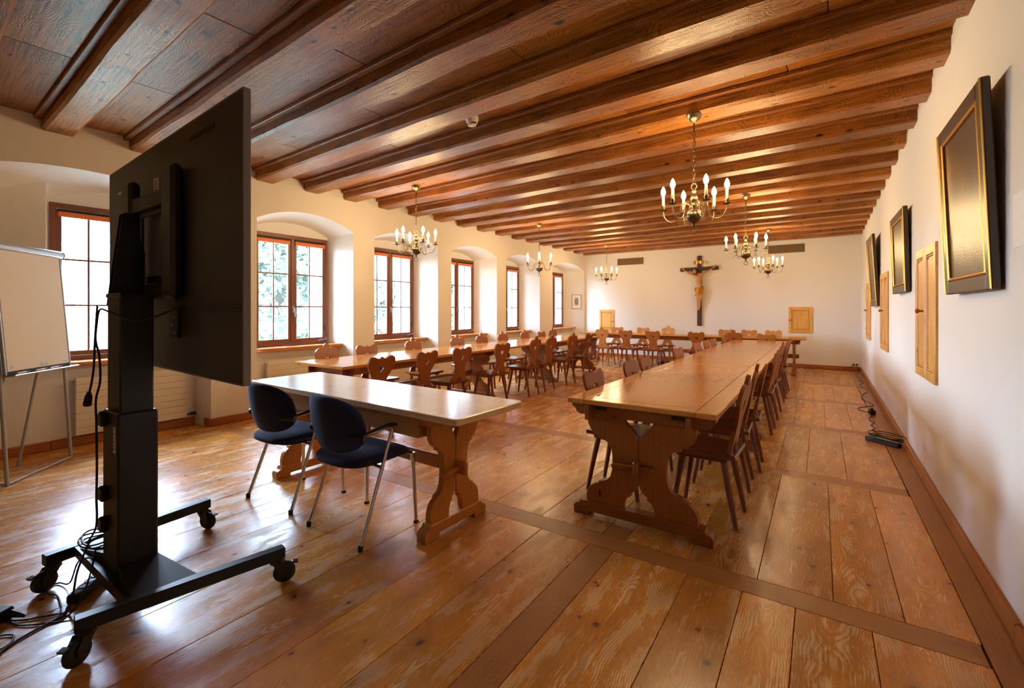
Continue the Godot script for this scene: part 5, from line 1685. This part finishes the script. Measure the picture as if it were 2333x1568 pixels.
# ------------------------------------------------------------------ small things on ceiling, wall and floor
func build_small_things() -> void:
	for q in [[Vector3(-2.6, 3.083, -3.2), "white smoke detector on the ceiling boards, nearer one"], [Vector3(-2.73, 3.083, -10.08), "small white smoke detector half hidden behind a far beam"]]:
		var s := thing("smoke_detector", q[1], "smoke detector", q[0], 0.0, "ceiling smoke detectors")
		part("base", Geo.new().lathe([Vector2(0.0, -0.035), Vector2(0.056, -0.035), Vector2(0.06, -0.03), Vector2(0.058, 0.0), Vector2(0.0, 0.0)], 24), M.white_plastic, s)
		part("head", Geo.new().lathe([Vector2(0.0, -0.085), Vector2(0.03, -0.085), Vector2(0.038, -0.08), Vector2(0.044, -0.058), Vector2(0.052, -0.052), Vector2(0.052, -0.038), Vector2(0.0, -0.034)], 24), M.white_plastic, s)
		part("slot", Geo.new().box(Vector3(0.02, -0.068, 0.036), Vector3(0.05, 0.008, 0.012), 0.0, Transform3D(Basis(Vector3.UP, 0.55), Vector3.ZERO)), M.black_plastic, s)
	for q in [[-4.42, 2.70, 0.75, 0.19, "bronze slatted air grille, left of the crucifix"], [-0.66, 2.775, 0.74, 0.2, "bronze slatted air grille, right of the crucifix"]]:
		var v := thing("air_grille", q[4], "vent", Vector3(q[0], q[1] - q[3] / 2, -12.48), 0.0, "air grilles high on the far wall")
		part("back", Geo.new().box(Vector3(0, q[3] / 2, 0.002), Vector3(q[2], q[3], 0.004)), M.vent_dark, v)
		for s in [-1.0, 1.0]:
			part("frame_rail", Geo.new().box(Vector3(0, q[3] / 2 + s * (q[3] / 2 - 0.006), 0.008), Vector3(q[2], 0.012, 0.014)), M.vent, v)
			part("frame_side", Geo.new().box(Vector3(s * (q[2] / 2 - 0.006), q[3] / 2, 0.008), Vector3(0.012, q[3] - 0.024, 0.014)), M.vent, v)
		var n := 28
		for k in n:
			part("slat", Geo.new().box(Vector3(-q[2] / 2 + 0.02 + (q[2] - 0.04) * (k + 0.5) / n, q[3] / 2, 0.008), Vector3(0.013, q[3] - 0.026, 0.01)), M.vent, v)
	# extension lead along the right wall
	var cord := thing("extension_cord", "thin black extension cord snaking along the right wall", "cord")
	var pts := [Vector3(0.66, 0.13, -12.455), Vector3(0.69, 0.06, -12.4), Vector3(0.68, 0.005, -12.2), Vector3(0.6, 0.005, -11.5), Vector3(0.66, 0.005, -11.1), Vector3(0.61, 0.005, -10.8), Vector3(0.67, 0.005, -10.55), Vector3(0.59, 0.005, -10.2), Vector3(0.58, 0.005, -9.95), Vector3(0.65, 0.005, -9.7), Vector3(0.64, 0.005, -9.35), Vector3(0.57, 0.005, -9.1), Vector3(0.52, 0.005, -8.6), Vector3(0.58, 0.005, -8.35), Vector3(0.62, 0.005, -8.1), Vector3(0.54, 0.005, -7.95), Vector3(0.43, 0.005, -7.76), Vector3(0.45, 0.005, -7.6), Vector3(0.55, 0.005, -7.5)]
	part("lead", Geo.new().tube(smooth_path(pts, 6), 0.0045, 6), M.cable, cord)
	var p2 := [Vector3(0.55, 0.005, -7.3), Vector3(0.5, 0.005, -7.05), Vector3(0.53, 0.005, -6.85), Vector3(0.49, 0.005, -6.7), Vector3(0.52, 0.005, -6.55), Vector3(0.48, 0.005, -6.43), Vector3(0.52, 0.005, -6.3), Vector3(0.47, 0.005, -6.15), Vector3(0.5, 0.012, -6.0)]
	part("lead", Geo.new().tube(smooth_path(p2, 6), 0.0045, 6), M.cable, cord)
	var along := [Vector3(0.64, 0.13, -12.455), Vector3(0.5, 0.06, -12.44), Vector3(0.35, 0.006, -12.42), Vector3(-0.1, 0.006, -12.43), Vector3(-0.6, 0.006, -12.42)]
	part("lead", Geo.new().tube(smooth_path(along, 5), 0.0045, 6), M.cable, cord)
	var ad := thing("plug_adapter", "black plug block lying midway on the extension cord", "plug", Vector3(0.552, 0, -7.41), 0.2)
	part("body", Geo.new().box(Vector3(0, 0.03, 0), Vector3(0.062, 0.06, 0.09), 0.008), M.black_plastic, ad)
	part("plug", Geo.new().tube([Vector3(0, 0.05, 0), Vector3(0, 0.075, 0.0), Vector3(-0.01, 0.08, 0.05)], [0.019, 0.018, 0.006], 8), M.black_plastic, ad)
	var ps := thing("power_strip", "black power strip with white-rimmed sockets and coiled lead by the right wall", "power strip", Vector3(0.52, 0, -5.84), -0.7)
	part("body", Geo.new().box(Vector3(0, 0.022, 0), Vector3(0.32, 0.044, 0.052), 0.007), M.black_plastic, ps)
	for k in 5:
		part("socket", Geo.new().lathe([Vector2(0.017, 0.0445), Vector2(0.02, 0.0465), Vector2(0.022, 0.0445)], 16, Transform3D(Basis(), Vector3(-0.12 + k * 0.05, 0, 0))), M.grey_paint, ps)
	for k in 4:
		var ring := []
		for i in 24:
			var a := TAU * i / 24
			ring.append(Vector3(0.0 + cos(a) * (0.15 + 0.008 * k), 0.052 + 0.01 * k + 0.012 * sin(a + k), -0.05 + sin(a) * (0.065 + 0.006 * k)))
		part("coiled_lead", Geo.new().tube(ring, 0.0045, 6, true), M.cable, ps)
	var so := thing("wall_socket", "white wall socket with plugs low in the far right corner", "socket", Vector3(0.64, 0.14, -12.48))
	part("plate", Geo.new().box(Vector3(0, 0, 0.005), Vector3(0.13, 0.07, 0.01), 0.003), M.white_plastic, so)
	for s in [-1.0, 1.0]:
		part("plug", Geo.new().tube([Vector3(s * 0.03, 0, 0.01), Vector3(s * 0.03, 0, 0.03), Vector3(s * 0.03, -0.02, 0.04)], [0.019, 0.017, 0.006], 10), M.black_plastic, so)
	var bag := thing("floor_bag", "small dark blue bag on the floor under the far cross table", "bag", Vector3(-3.05, 0, -11.0), 0.3)
	part("body", Geo.new().cushion(Vector3(0, 0.06, 0), Vector3(0.17, 0.06, 0.1), 0.6), M.bag, bag)
	part("strap", Geo.new().tube(smooth_path([Vector3(-0.08, 0.11, 0), Vector3(-0.04, 0.15, 0.02), Vector3(0.04, 0.15, 0.02), Vector3(0.08, 0.11, 0)], 4), 0.008, 6), M.bag, bag)
